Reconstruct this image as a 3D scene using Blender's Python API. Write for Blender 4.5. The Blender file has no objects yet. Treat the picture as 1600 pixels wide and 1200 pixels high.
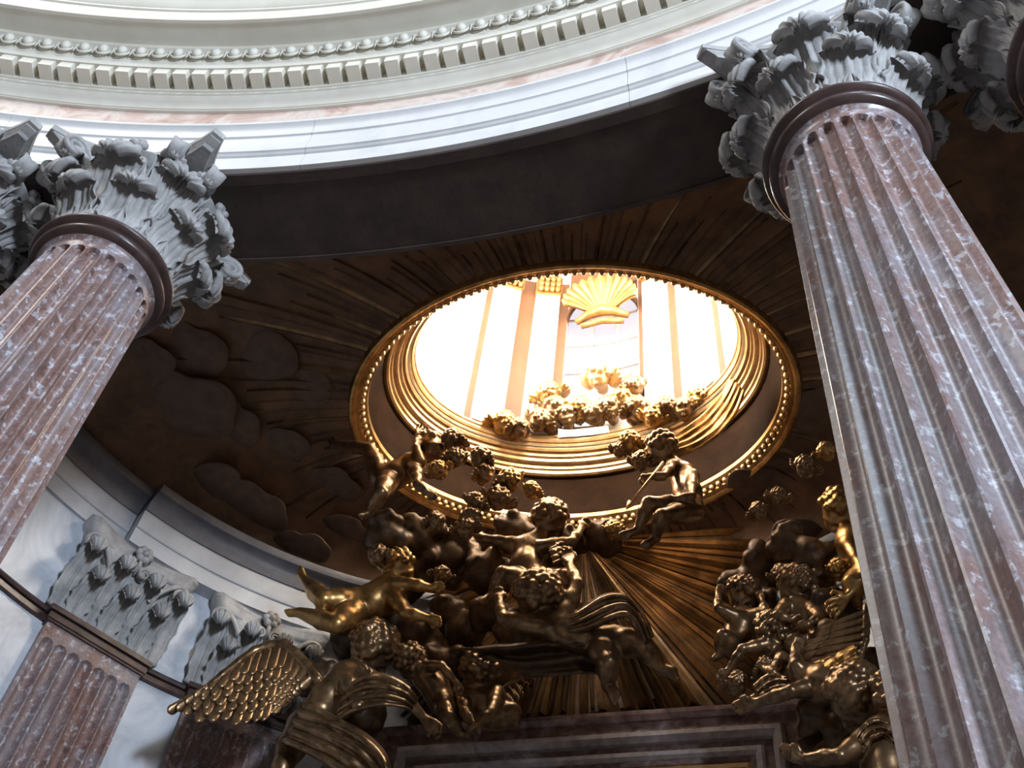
import bpy, math, random
import numpy as np
from mathutils import Matrix, Vector

# ------------------------------------------------------------------ camera, sky, light
SC = bpy.context.scene
COL = SC.collection
FOC = 1700.0
_z = np.array([175.0, 1240.0, FOC]); _z /= np.linalg.norm(_z)
_y = np.array([0, 0, 1.0]); _y = _y - _z * (_y @ _z); _y /= np.linalg.norm(_y)
_x = np.array([1.0, 0, 0]); _x = _x - _z * (_x @ _z) - _y * (_x @ _y); _x /= np.linalg.norm(_x)
_th = math.radians(-18.7)
MAT = np.array([math.cos(_th) * _x + math.sin(_th) * _y, -math.sin(_th) * _x + math.cos(_th) * _y, _z])
CAM = np.array([2.064, 0.0, 1.6])
cam_data = bpy.data.cameras.new('camera')
cam = bpy.data.objects.new('camera', cam_data)
COL.objects.link(cam)
cm = Matrix.Identity(4)
for i in range(3):
    cm[i][0], cm[i][1], cm[i][2], cm[i][3] = MAT[i][0], MAT[i][1], -MAT[i][2], CAM[i]
cam.matrix_world = cm
cam_data.sensor_width = 36.0
cam_data.lens = FOC * 36.0 / 1600.0
cam_data.clip_end = 200
SC.camera = cam

SC.view_settings.view_transform = 'Standard'
SC.view_settings.look = 'None'
SC.view_settings.gamma = 1.0
SC.view_settings.use_curve_mapping = False
SC.view_settings.exposure = -0.1

world = bpy.data.worlds.new('world'); SC.world = world
world.use_nodes = True
wn = world.node_tree.nodes['Background']
wn.inputs[0].default_value = (0.80, 0.90, 1.0, 1)
wn.inputs[1].default_value = 0.30


def area(name, loc, aim, size, power, color):
    l = bpy.data.lights.new(name, 'AREA'); l.energy = power; l.color = color
    l.shape = 'RECTANGLE'; l.size, l.size_y = size
    o = bpy.data.objects.new(name, l); COL.objects.link(o)
    o.location = loc
    d = Vector(aim) - Vector(loc)
    o.rotation_euler = d.to_track_quat('-Z', 'Y').to_euler()
    return o


# daylight from the tall windows of the nave, behind and above the visitor
area('nave_window_light', (8.5, -9.0, 22.0), (0.0, 4.0, 11.0), (3, 4), 1700, (0.72, 0.85, 1.0))
area('nave_window_light', (-8.5, -9.0, 22.0), (0.0, 4.0, 11.0), (3, 4), 1700, (1.0, 0.96, 0.90))
area('added_side_light', (12.6, -7.5, 9.5), (-5.0, 8.5, 10.0), (2.2, 3.5), 3500, (0.72, 0.84, 1.0))  # added lamp, standing in for unseen side-chapel windows to brighten the left apse

LANTERN_GLOW = 30.0

# ------------------------------------------------------------------ helpers


def ray(px, py):
    v = np.array([px - 800.0, 600.0 - py, FOC]); return MAT @ (v / np.linalg.norm(v))


def at(px, py, Y):
    """the point of the chapel seen at a pixel, at depth Y"""
    d = ray(px, py); return CAM + d * (Y - CAM[1]) / d[1]


def tag(o, label=None, cat=None, group=None, kind=None):
    if label: o['label'] = label
    if cat: o['category'] = cat
    if group: o['group'] = group
    if kind: o['kind'] = kind
    return o


def empty(name, loc=(0, 0, 0), rz=0.0):
    o = bpy.data.objects.new(name, None); COL.objects.link(o)
    o.location = loc; o.rotation_euler = (0, 0, rz); o.empty_display_size = 0.1
    return o


def mesh(name, verts, faces, mat=None, smooth=False):
    me = bpy.data.meshes.new(name)
    verts = np.asarray(verts, dtype=float)
    me.from_pydata(verts.tolist(), [], [list(map(int, f)) for f in faces])
    if smooth:
        me.polygons.foreach_set('use_smooth', [True] * len(me.polygons))
    if mat: me.materials.append(mat)
    me.update()
    return me


def link(name, me, parent=None, M=None):
    o = bpy.data.objects.new(name, me); COL.objects.link(o)
    if parent is not None: o.parent = parent
    if M is not None: o.matrix_local = M
    return o


class MB:
    """collects shapes for one mesh"""
    def __init__(self): self.v = []; self.f = []

    def add(self, v, f):
        n = len(self.v); self.v.extend([tuple(p) for p in v]); self.f.extend([tuple(i + n for i in q) for q in f]); return self

    def box(self, a, b):
        x0, y0, z0 = a; x1, y1, z1 = b
        return self.add([(x0, y0, z0), (x1, y0, z0), (x1, y1, z0), (x0, y1, z0), (x0, y0, z1), (x1, y0, z1), (x1, y1, z1), (x0, y1, z1)],
                        [(3, 2, 1, 0), (4, 5, 6, 7), (0, 1, 5, 4), (1, 2, 6, 5), (2, 3, 7, 6), (3, 0, 4, 7)])

    def ball(self, c, r, nu=10, nv=7):
        v = []; f = []
        rx, ry, rz = (r, r, r) if np.isscalar(r) else r
        v.append((c[0], c[1], c[2] + rz))
        for j in range(1, nv):
            t = math.pi * j / nv
            for i in range(nu):
                p = 2 * math.pi * i / nu
                v.append((c[0] + rx * math.sin(t) * math.cos(p), c[1] + ry * math.sin(t) * math.sin(p), c[2] + rz * math.cos(t)))
        v.append((c[0], c[1], c[2] - rz)); L = len(v) - 1
        for i in range(nu):
            k = (i + 1) % nu
            f.append((0, 1 + i, 1 + k))
            for j in range(nv - 2):
                a = 1 + j * nu
                f.append((a + i, a + nu + i, a + nu + k, a + k))
            a = 1 + (nv - 2) * nu
            f.append((a + i, L, a + k))
        return self.add(v, f)

    def tube(self, pts, rad, n=8, cap=True):
        pts = np.asarray(pts, float); m = len(pts)
        rad = np.full(m, rad) if np.isscalar(rad) else np.asarray(rad)
        T = np.gradient(pts, axis=0); T /= np.linalg.norm(T, axis=1)[:, None] + 1e-9
        up = np.array([0, 0, 1.0]) if abs(T[0][2]) < 0.9 else np.array([1.0, 0, 0])
        N = np.cross(T[0], up); N /= np.linalg.norm(N)
        v = []; f = []
        for i in range(m):
            N = N - T[i] * (N @ T[i]); N /= np.linalg.norm(N) + 1e-9
            B = np.cross(T[i], N)
            for k in range(n):
                a = 2 * math.pi * k / n
                v.append(pts[i] + rad[i] * (math.cos(a) * N + math.sin(a) * B))
        for i in range(m - 1):
            for k in range(n):
                q = (k + 1) % n
                f.append((i * n + k, i * n + q, (i + 1) * n + q, (i + 1) * n + k))
        if cap:
            f.append(tuple(range(n))[::-1]); f.append(tuple((m - 1) * n + k for k in range(n)))
        return self.add(v, f)

    def mesh(self, name, mat, smooth=False): return mesh(name, self.v, self.f, mat, smooth)


def grid_mesh(P, close_u=False, close_v=False):
    """P[nu, nv, 3] -> verts, quads"""
    nu, nv = P.shape[:2]
    f = []
    for i in range(nu if close_u else nu - 1):
        a = (i + 1) % nu
        for j in range(nv if close_v else nv - 1):
            b = (j + 1) % nv
            f.append((i * nv + j, a * nv + j, a * nv + b, i * nv + b))
    return P.reshape(-1, 3), f


def sweep(path, nrm, prof, closed=False):
    """profile (offset along the normal, z) carried along a plan curve; the profile is a closed loop"""
    path = np.asarray(path, float); nrm = np.asarray(nrm, float); prof = np.asarray(prof, float)
    P = np.zeros((len(path), len(prof), 3))
    P[:, :, 0] = path[:, None, 0] + nrm[:, None, 0] * prof[None, :, 0]
    P[:, :, 1] = path[:, None, 1] + nrm[:, None, 1] * prof[None, :, 0]
    P[:, :, 2] = prof[None, :, 1]
    v, f = grid_mesh(P, closed, True)
    n = len(prof)
    if not closed:
        f.append(tuple(range(n))); f.append(tuple((len(path) - 1) * n + k for k in range(n))[::-1])
    return v, f


def edge_split(o, deg=35):
    m = o.modifiers.new('edge_split', 'EDGE_SPLIT'); m.split_angle = math.radians(deg)


def lathe(prof, n=48):
    prof = np.asarray(prof, float)
    a = np.linspace(0, 2 * math.pi, n, endpoint=False)
    P = np.zeros((n, len(prof), 3))
    P[:, :, 0] = np.cos(a)[:, None] * prof[None, :, 0]; P[:, :, 1] = np.sin(a)[:, None] * prof[None, :, 0]
    P[:, :, 2] = prof[None, :, 1]
    return grid_mesh(P, True, False)


# ------------------------------------------------------------------ materials
def newmat(name):
    m = bpy.data.materials.new(name); m.use_nodes = True
    nt = m.node_tree; b = nt.nodes['Principled BSDF']
    return m, nt, b


def ramp(nt, fac, stops):
    r = nt.nodes.new('ShaderNodeValToRGB')
    el = r.color_ramp.elements
    while len(el) > 1: el.remove(el[-1])
    el[0].position = stops[0][0]; el[0].color = (*stops[0][1], 1)
    for p, c in stops[1:]:
        e = el.new(p); e.color = (*c, 1)
    nt.links.new(fac, r.inputs[0])
    return r.outputs[0]


def noise(nt, scale, detail=4, rough=0.55, dist=0.0, vec=None):
    n = nt.nodes.new('ShaderNodeTexNoise')
    n.inputs['Scale'].default_value = scale; n.inputs['Detail'].default_value = detail
    n.inputs['Roughness'].default_value = rough; n.inputs['Distortion'].default_value = dist
    if vec is not None: nt.links.new(vec, n.inputs['Vector'])
    return n.outputs[0]


def coords(nt, scale=(1, 1, 1), rnd=False):
    t = nt.nodes.new('ShaderNodeTexCoord'); m = nt.nodes.new('ShaderNodeMapping')
    m.inputs['Scale'].default_value = scale
    nt.links.new(t.outputs['Object'], m.inputs['Vector'])
    if rnd:
        oi = nt.nodes.new('ShaderNodeObjectInfo')
        mu = nt.nodes.new('ShaderNodeVectorMath'); mu.operation = 'SCALE'; mu.inputs['Scale'].default_value = 37.0
        nt.links.new(oi.outputs['Location'], mu.inputs[0]); nt.links.new(mu.outputs[0], m.inputs['Location'])
    return m.outputs[0]


def mixc(nt, fac, a, b, mode='MIX'):
    n = nt.nodes.new('ShaderNodeMix'); n.data_type = 'RGBA'; n.blend_type = mode
    for s, v in ((0, fac), (6, a), (7, b)):
        if isinstance(v, (int, float)): n.inputs[s].default_value = v
        elif isinstance(v, tuple): n.inputs[s].default_value = (*v, 1)
        else: nt.links.new(v, n.inputs[s])
    return n.outputs[2]


def bump(nt, b, h, strength, dist=0.02):
    n = nt.nodes.new('ShaderNodeBump'); n.inputs['Strength'].default_value = strength; n.inputs['Distance'].default_value = dist
    nt.links.new(h, n.inputs['Height']); nt.links.new(n.outputs[0], b.inputs['Normal'])


def mat_stone(name, stops, scale, rough=0.5, detail=5, dist=0.4, bumpy=0.0, spec=0.4, cs=(1, 1, 1)):
    m, nt, b = newmat(name)
    v = coords(nt, cs)
    n = noise(nt, scale, detail, 0.6, dist, v)
    nt.links.new(ramp(nt, n, stops), b.inputs['Base Color'])
    b.inputs['Roughness'].default_value = rough; b.inputs['Specular IOR Level'].default_value = spec
    if bumpy: bump(nt, b, noise(nt, scale * 6, 4, 0.6, 0, v), bumpy)
    return m


def mat_breccia(name, red, dark, pale, grey, rough=0.36):
    """red-brown breccia broken by grey zones and blotchy whitish fragments"""
    m, nt, b = newmat(name)
    v = coords(nt, (1, 1, 0.8))
    n1 = noise(nt, 1.1, 4, 0.6, 0.6, v)
    n2 = noise(nt, 12.0, 6, 0.68, 0.2, v)
    n3 = noise(nt, 15.0, 5, 0.62, 0.1, v)
    n4 = noise(nt, 38.0, 3, 0.6, 0.0, v)
    base = ramp(nt, n2, [(0.33, dark), (0.46, red), (0.56, red), (0.68, grey)])
    zone = ramp(nt, n1, [(0.42, (0, 0, 0)), (0.60, (0.75, 0.75, 0.75))])
    base = mixc(nt, zone, base, mixc(nt, n2, tuple(0.62 * k for k in grey), grey))
    spots = ramp(nt, n3, [(0.56, (0, 0, 0)), (0.63, (0.85, 0.85, 0.85))])
    c = mixc(nt, spots, base, pale)
    grain = ramp(nt, n4, [(0.35, (0.78, 0.76, 0.76)), (0.65, (1.1, 1.1, 1.12))])
    c = mixc(nt, 1.0, c, grain, 'MULTIPLY')
    nt.links.new(c, b.inputs['Base Color'])
    b.inputs['Roughness'].default_value = rough; b.inputs['Specular IOR Level'].default_value = 0.5
    bump(nt, b, n2, 0.10, 0.01)
    return m


def mat_gold(name, light, dark, rough=0.36, metallic=0.85, scale=6.0):
    m, nt, b = newmat(name)
    v = coords(nt)
    n = noise(nt, scale, 5, 0.65, 0.3, v)
    nt.links.new(ramp(nt, n, [(0.32, dark), (0.62, light)]), b.inputs['Base Color'])
    b.inputs['Metallic'].default_value = metallic; b.inputs['Roughness'].default_value = rough
    bump(nt, b, noise(nt, scale * 7, 3, 0.5, 0, v), 0.12, 0.01)
    return m


def mat_emit(name, color, strength):
    m, nt, b = newmat(name)
    b.inputs['Base Color'].default_value = (*color, 1)
    b.inputs['Emission Color'].default_value = (*color, 1); b.inputs['Emission Strength'].default_value = strength
    return m


M = {}
M['pale'] = mat_stone('pale_marble', [(0.3, (0.60, 0.60, 0.60)), (0.5, (0.72, 0.71, 0.70)), (0.7, (0.66, 0.65, 0.66))], 1.4, 0.45)
M['cream'] = mat_stone('cream_stucco', [(0.3, (0.70, 0.66, 0.56)), (0.7, (0.80, 0.77, 0.68))], 2.0, 0.6)
M['pinkfrieze'] = mat_stone('pink_frieze_marble', [(0.3, (0.40, 0.24, 0.20)), (0.45, (0.58, 0.42, 0.36)), (0.56, (0.70, 0.60, 0.54)), (0.7, (0.52, 0.40, 0.36))], 2.2, 0.4, 6, 1.2)
M['breccia'] = mat_breccia('red_breccia', (0.24, 0.14, 0.118), (0.13, 0.072, 0.062), (0.50, 0.50, 0.535), (0.32, 0.295, 0.32))
M['capital'] = mat_stone('grey_capital_stone', [(0.3, (0.26, 0.25, 0.245)), (0.7, (0.45, 0.44, 0.43))], 5.0, 0.6, bumpy=0.25)
M['astragal'] = mat_stone('dark_red_moulding', [(0.3, (0.045, 0.027, 0.024)), (0.7, (0.095, 0.058, 0.052))], 6.0, 0.3)
M['wall'] = mat_stone('blue_grey_wall_marble', [(0.25, (0.30, 0.33, 0.38)), (0.5, (0.56, 0.59, 0.64)), (0.72, (0.76, 0.78, 0.82))], 1.1, 0.35, 7, 1.6)
M['nave_wall'] = mat_stone('brown_nave_marble', [(0.3, (0.12, 0.085, 0.07)), (0.7, (0.22, 0.165, 0.14))], 1.0, 0.5)
M['entab'] = mat_stone('grey_apse_marble', [(0.3, (0.42, 0.43, 0.46)), (0.7, (0.56, 0.57, 0.60))], 2.0, 0.45)
M['entab_dark'] = mat_stone('dark_apse_moulding', [(0.3, (0.11, 0.11, 0.13)), (0.7, (0.18, 0.18, 0.2))], 3.0, 0.4)
M['vault'] = mat_gold('brown_gilt_stucco', (0.20, 0.108, 0.056), (0.095, 0.052, 0.032), 0.55, 0.25, 3.0)
M['soffit'] = mat_stone('shade_toned_soffit', [(0.3, (0.050, 0.034, 0.030)), (0.7, (0.085, 0.058, 0.046))], 3.0, 0.6, bumpy=0.2)  # shade under the architrave put into this dark brown
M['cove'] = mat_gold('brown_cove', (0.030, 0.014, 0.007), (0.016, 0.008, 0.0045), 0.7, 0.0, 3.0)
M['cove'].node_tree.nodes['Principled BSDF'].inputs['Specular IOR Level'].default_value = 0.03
M['cloud'] = mat_stone('brown_cloud_stucco', [(0.3, (0.10, 0.062, 0.044)), (0.7, (0.17, 0.105, 0.072))], 3.0, 0.6, bumpy=0.2)
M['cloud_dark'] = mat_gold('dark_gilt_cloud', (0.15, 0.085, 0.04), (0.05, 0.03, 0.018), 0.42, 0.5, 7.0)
M['ray'] = mat_gold('gilt_ray', (0.29, 0.18, 0.085), (0.10, 0.060, 0.030), 0.36, 0.8, 3.0)
M['gold'] = mat_gold('aged_gilding', (0.60, 0.36, 0.13), (0.26, 0.14, 0.05), 0.34, 0.85, 5.0)
M['gold_bright'] = mat_gold('bright_gilding', (0.74, 0.47, 0.22), (0.50, 0.29, 0.12), 0.34, 0.7, 5.0)
M['bronze'] = mat_gold('brown_gilded_stucco', (0.36, 0.225, 0.115), (0.12, 0.068, 0.034), 0.31, 0.75, 6.0)
M['shell'] = mat_gold('shell_gilding', (0.34, 0.17, 0.05), (0.20, 0.095, 0.028), 0.35, 0.6, 5.0)
M['lantern_white'] = mat_stone('white_lantern_stucco', [(0.3, (0.80, 0.76, 0.68)), (0.7, (0.86, 0.83, 0.76))], 2.0, 0.6)
M['lantern_ochre'] = mat_stone('ochre_lantern_stucco', [(0.3, (0.085, 0.034, 0.014)), (0.7, (0.115, 0.048, 0.020))], 1.6, 0.6)
M['pane'] = mat_emit('daylit_window_pane', (1.0, 0.93, 0.82), LANTERN_GLOW)
M['pane_soft'] = mat_emit('daylit_back_pane', (0.93, 0.86, 0.95), 0.95)
M['pane_soft'].node_tree.nodes['Principled BSDF'].inputs['Base Color'].default_value = (0.03, 0.03, 0.03, 1)
M['pane_soft'].node_tree.nodes['Principled BSDF'].inputs['Specular IOR Level'].default_value = 0.1
M['muntin'] = mat_stone('grey_muntin', [(0.3, (0.30, 0.25, 0.24)), (0.7, (0.36, 0.30, 0.28))], 3, 0.6)
M['frame_marble'] = mat_stone('brown_frame_marble', [(0.3, (0.10, 0.055, 0.05)), (0.5, (0.24, 0.15, 0.13)), (0.7, (0.42, 0.35, 0.33))], 5.0, 0.3, 6, 0.8)
M['frame_pale'] = mat_stone('pale_frame_marble', [(0.3, (0.26, 0.21, 0.20)), (0.7, (0.52, 0.46, 0.45))], 6.0, 0.3, 6, 0.6)
M['painting'] = mat_stone('altar_painting', [(0.3, (0.22, 0.26, 0.30)), (0.5, (0.38, 0.42, 0.46)), (0.7, (0.52, 0.54, 0.54))], 0.9, 0.3, 4, 1.0)
M['floor'] = mat_stone('floor_marble', [(0.3, (0.16, 0.13, 0.11)), (0.7, (0.30, 0.26, 0.23))], 0.6, 0.35)
M['scroll'] = mat_stone('white_scroll', [(0.3, (0.70, 0.68, 0.70)), (0.7, (0.80, 0.78, 0.78))], 3.0, 0.6)
# ------------------------------------------------------------------ the setting
AR = 14.5; ACX, ACY = -0.3, 3.76 - AR            # plan circle of the nave entablature


def arc(n, a0, a1):
    a = np.linspace(a0, a1, n)
    d = np.stack([np.sin(a), np.cos(a)], 1)
    return np.array([ACX, ACY]) + AR * d, -d


EA, EB, EY = 6.35, 5.8, 5.5                       # plan ellipse of the apse wall


def apse(n, t0, t1):
    """t in degrees, 90 = straight behind the altar; normals point into the apse"""
    t = np.radians(np.linspace(t0, t1, n))
    p = np.stack([EA * np.cos(t), EY + EB * np.sin(t)], 1)
    nr = -np.stack([np.cos(t) / EA, np.sin(t) / EB], 1); nr /= np.linalg.norm(nr, axis=1)[:, None]
    return p, nr


# floor
b = MB(); b.box((-17, -28, -0.3), (17, 14, 0.0))
tag(link('floor', b.mesh('floor', M['floor'])), 'worn marble church floor far below the columns', 'floor', kind='structure')

# nave entablature with its cornice
path, nrm = arc(121, -0.62, 0.62)
trim1 = empty('trim_1', (0, 0, 0))
tag(trim1, 'pale curved marble entablature sweeping across the top of the picture', 'entablature', kind='structure')


def swept(name, prof, mat, parent, path=path, nrm=nrm, deg=28):
    v, f = sweep(path, nrm, prof)
    o = link(name, mesh(name, v, f, mat, True), parent)
    edge_split(o, deg)
    return o


ARCH = [(-1.0, 10.94), (0, 10.94), (0, 11.19), (.02, 11.20), (.035, 11.225), (.05, 11.23), (.05, 11.50), (.06, 11.52), (.075, 11.53), (.075, 11.58),
                     (.08, 11.60), (.085, 11.63), (.10, 11.665), (.125, 11.69), (.135, 11.70), (.135, 11.745), (-1.0, 11.745)]
cutx = [-8.6, -4.7, -1.6, 1.55, 4.7, 8.2]        # joints between the marble blocks of the architrave
for xa, xb in zip(cutx[:-1], cutx[1:]):
    pa, na = arc(25, math.asin((xa - ACX) / AR) + .00015, math.asin((xb - ACX) / AR) - .00015)
    swept('architrave', ARCH, M['pale'], trim1, pa, na)
swept('soffit', [(-1.0, 10.90), (-.96, 10.90), (-.96, 10.925), (-.16, 10.925), (-.16, 10.90), (-.05, 10.90), (-.05, 10.94), (-1.0, 10.94)], M['soffit'], trim1)  # separate panel, its dark colour stands for the shade on the underside
swept('frieze', [(-1.0, 11.745), (.06, 11.745), (.06, 12.19), (-1.0, 12.19)], M['pinkfrieze'], trim1)
swept('bed_moulding', [(-1.0, 12.19), (.09, 12.19), (.09, 12.205), (.105, 12.21), (.12, 12.24), (.15, 12.275), (.185, 12.30), (.20, 12.33), (.215, 12.335), (.215, 12.385), (-1.0, 12.385)], M['cream'], trim1)
cor = swept('cornice', [(-1.0, 12.385), (.225, 12.385), (.225, 12.57), (.41, 12.57), (.41, 12.60), (.42, 12.64), (.42, 12.65), (.43, 12.67), (.43, 12.69), (.435, 12.70), (.44, 12.76), (.45, 12.83), (.49, 12.87), (.51, 12.88), (.51, 12.955),
                  (.765, 12.955), (.765, 12.935), (.80, 12.935), (.80, 13.20), (.82, 13.21), (.82, 13.25), (.84, 13.27), (.87, 13.34), (.92, 13.42), (.97, 13.46), (.97, 13.56), (-1.0, 13.56)], M['cream'], trim1)
# dentils and egg-and-dart, piece by piece
b = MB(); b.box((-0.073, -0.155, 0.02), (0.073, 0.02, 0.15)); den_me = b.mesh('dentil', M['cream'])
b = MB(); b.ball((0, -0.02, 0.0), (0.056, 0.05, 0.075), 10, 7)
for s in range(9):
    pass
ring = [(0.082 * math.cos(a), -0.005, 0.10 * math.sin(a) + 0.005) for a in np.linspace(math.pi * 0.98, math.pi * 2.02, 11)]
b.tube(ring, 0.014, 5)
egg_me = b.mesh('egg', M['cream'], True)
b = MB(); b.tube([(0, 0.0, 0.09), (0, -0.012, 0.03), (0, 0.0, -0.085)], [0.014, 0.02, 0.004], 6); dart_me = b.mesh('dart', M['cream'], True)


def arc_matrix(a, p, z):
    x = ACX + (AR - p) * math.sin(a); y = ACY + (AR - p) * math.cos(a)
    return Matrix.Translation((x, y, z)) @ Matrix.Rotation(-a, 4, 'Z')


step = 0.213 / AR
for k in range(-29, 19):
    a = k * step + 0.004
    link('dentil', den_me, cor, arc_matrix(a, .24, 12.42))
for k in range(-29, 16):
    a = k * step - 0.003
    link('egg', egg_me, cor, arc_matrix(a, .475, 12.785))
    link('dart', dart_me, cor, arc_matrix(a + step / 2, .475, 12.785))

# attic wall over the cornice, nave walls to both sides of the chapel mouth
v, f = sweep(path, nrm, [(-1.0, 13.56), (.15, 13.56), (.15, 16.0), (-1.0, 16.0)])
tag(link('wall_front', mesh('wall_front', v, f, M['cream'], True)), 'cream attic wall above the curved cornice', 'wall', kind='structure'); edge_split(bpy.data.objects['wall_front'])
for side, a0, a1 in (('left', -0.85, -0.40), ('right', 0.44, 0.85)):
    pp, nn = arc(24, a0, a1)
    v, f = sweep(pp, nn, [(-1.2, 0), (-0.95, 0), (-0.95, 10.93), (-1.2, 10.93)])
    o = tag(link('wall_' + side, mesh('wall_' + side, v, f, M['wall'], True)), 'grey marble nave wall beyond the %s pair of columns' % side, 'wall', kind='structure'); edge_split(o)

# the rest of the nave behind the visitor
pp, nn = arc(90, 0.8, 2 * math.pi - 0.8)
v, f = sweep(pp, nn, [(-1.2, 0), (-0.6, 0), (-0.6, 13.4), (-1.2, 13.4)])
o = tag(link('wall_nave', mesh('wall_nave', v, f, M['nave_wall'], True)), 'brown marble wall of the round nave behind the visitor', 'wall', kind='structure'); edge_split(o)

# apse wall
pp, nn = apse(97, -21, 201)
v, f = sweep(pp, nn, [(-0.35, 0), (0, 0), (0, 12.1), (-0.35, 12.1)])
wb = tag(link('wall_back', mesh('wall_back', v, f, M['wall'], True)), 'curved blue-grey marble apse wall behind the pilasters', 'wall', kind='structure'); edge_split(wb)
# string course level with the pilaster necks
pp, nn = apse(97, -20, 200)
v, f = sweep(pp, nn, [(0, 9.47), (.03, 9.47), (.045, 9.49), (.045, 9.55), (.02, 9.56), (.02, 9.575), (.06, 9.58), (.075, 9.61), (.06, 9.64), (0, 9.65)])
o = tag(link('trim_2', mesh('trim_2', v, f, M['astragal'], True)), 'dark double string course running round the apse wall', 'moulding', kind='structure'); edge_split(o, 25)

# apse entablature: one length standing forward over the pilasters, recessed lengths outside it
trim3 = empty('trim_3'); tag(trim3, 'grey two-step apse entablature curving above the pilasters', 'entablature', kind='structure')


def apse_entab(t0, t1, off, parent):
    pp, nn = apse(60, t0, t1)
    swept('fascia', [(-0.0, 10.97), (off, 10.97), (off, 11.20), (off + .02, 11.21), (off + .03, 11.23), (off + .03, 11.50), (-0.0, 11.50)], M['entab'], parent, pp, nn)
    swept('crown_moulding', [(-0.0, 11.50), (off + .05, 11.50), (off + .06, 11.53), (off + .07, 11.60), (off + .10, 11.68), (off + .16, 11.74), (off + .20, 11.75), (off + .22, 11.80), (off + .22, 11.86), (-0.0, 11.92)], M['entab_dark'], parent, pp, nn)


apse_entab(28.5, 151.5, 0.22, trim3)
apse_entab(-21, 28.4, 0.04, trim3)
apse_entab(151.6, 201, 0.04, trim3)

# shallow vault between the apse, the nave entablature and the oval oculus
OX, OY, OZ = 0.05, 8.4, 12.9
OA, OB = 2.34, 1.58                               # lantern drum; the oculus rings lie outside it
VA, VB = OA + 0.57, OB + 0.57


def vault_rim(phi):
    """distance from the oculus centre to the edge of the vault in direction phi"""
    dx, dy = math.cos(phi), math.sin(phi)
    a, bb = EA - 0.1, EB - 0.1
    A = (dx / a) ** 2 + (dy / bb) ** 2; B = OX * dx / a ** 2 + (OY - EY) * dy / bb ** 2; Cc = (OX / a) ** 2 + ((OY - EY) / bb) ** 2 - 1
    t = (-B + math.sqrt(B * B - A * Cc)) / A
    rr = AR + 0.9
    ox, oy = OX - ACX, OY - ACY
    B = ox * dx + oy * dy; Cc = ox * ox + oy * oy - rr * rr
    D = B * B - Cc
    if D > 0 and B < 0:
        t2 = -B - math.sqrt(D)
        if 0 < t2 < t: t = t2
    return t


def oval_r(phi, a, b_): return 1.0 / math.sqrt((math.cos(phi) / a) ** 2 + (math.sin(phi) / b_) ** 2)


def vault_pt(phi, s, lift=0.0):
    r1 = vault_rim(phi); r0 = oval_r(phi, VA, VB)
    r = r1 + (r0 - r1) * s
    z = 11.86 + (OZ - 11.86) * (math.sin(min(1, s) * math.pi / 2) ** 0.85)
    return (OX + r * math.cos(phi), OY + r * math.sin(phi), z + lift)


def vault_z(x, y):
    phi = math.atan2(y - OY, x - OX); r = math.hypot(x - OX, y - OY)
    r1 = vault_rim(phi); r0 = oval_r(phi, VA, VB)
    s = min(1, max(0, (r - r1) / (r0 - r1)))
    return 11.86 + (OZ - 11.86) * (math.sin(s * math.pi / 2) ** 0.85)


def vault_hit(px, py):
    d = ray(px, py); t = 8.0
    while t < 22:
        p = CAM + d * t
        if p[2] > vault_z(p[0], p[1]): return p
        t += 0.03
    return p


NP, NS = 180, 20
P = np.zeros((NP, 2 * NS, 3))
for i in range(NP):
    ph = 2 * math.pi * i / NP
    for j in range(NS):
        s = j / (NS - 1)
        P[i, j] = vault_pt(ph, s); P[i, 2 * NS - 1 - j] = vault_pt(ph, s, 0.22)
v, f = grid_mesh(P, True, True)
ceil_o = tag(link('ceiling', mesh('ceiling', v, f, M['vault'], True)), 'dark brown gilded vault around the oval oculus', 'vault', kind='structure'); edge_split(ceil_o, 40)

# gilded rays in relief on the vault, fanning out from the oculus
rng = random.Random(4)
k = 0
for i in range(150):
    ph = 2 * math.pi * (i + rng.uniform(-.3, .3)) / 150
    s0, s1 = 0.99, rng.uniform(0.30, 0.8)
    w = rng.uniform(0.010, 0.022); h = rng.uniform(0.015, 0.04)
    n = 9
    vv = []
    for j in range(n):
        s = s0 + (s1 - s0) * j / (n - 1); ww = w * (1 - 0.7 * j / (n - 1))
        vv += [vault_pt(ph - ww, s, 0.01), vault_pt(ph, s, -h), vault_pt(ph + ww, s, 0.01)]
    ff = []
    for j in range(n - 1):
        a = 3 * j
        ff += [(a, a + 1, a + 4, a + 3), (a + 1, a + 2, a + 5, a + 4), (a + 2, a, a + 3, a + 5)]
    ff += [(0, 2, 1), (3 * n - 3, 3 * n - 2, 3 * n - 1)]
    link('ray', mesh('ray', vv, ff, M['vault'] if i % 3 else M['ray']), ceil_o)

# oculus: moulded rings, beads
trim4 = empty('trim_4'); tag(trim4, 'gilded moulded ring with beads round the oval oculus', 'oculus ring', kind='structure')


def oval(n, da, a0=0, a1=2 * math.pi):
    t = np.linspace(a0, a1, n, endpoint=False)
    return t


def oval_ring(name, prof, mat, parent, n=160, deg=30):
    t = np.linspace(0, 2 * math.pi, n, endpoint=False)
    prof = np.asarray(prof)
    P = np.zeros((n, len(prof), 3))
    P[:, :, 0] = OX + np.cos(t)[:, None] * (OA + prof[None, :, 0]); P[:, :, 1] = OY + np.sin(t)[:, None] * (OB + prof[None, :, 0]); P[:, :, 2] = prof[None, :, 1]
    v, f = grid_mesh(P, True, True)
    o = link(name, mesh(name, v, f, mat, True), parent); edge_split(o, deg); return o


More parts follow.
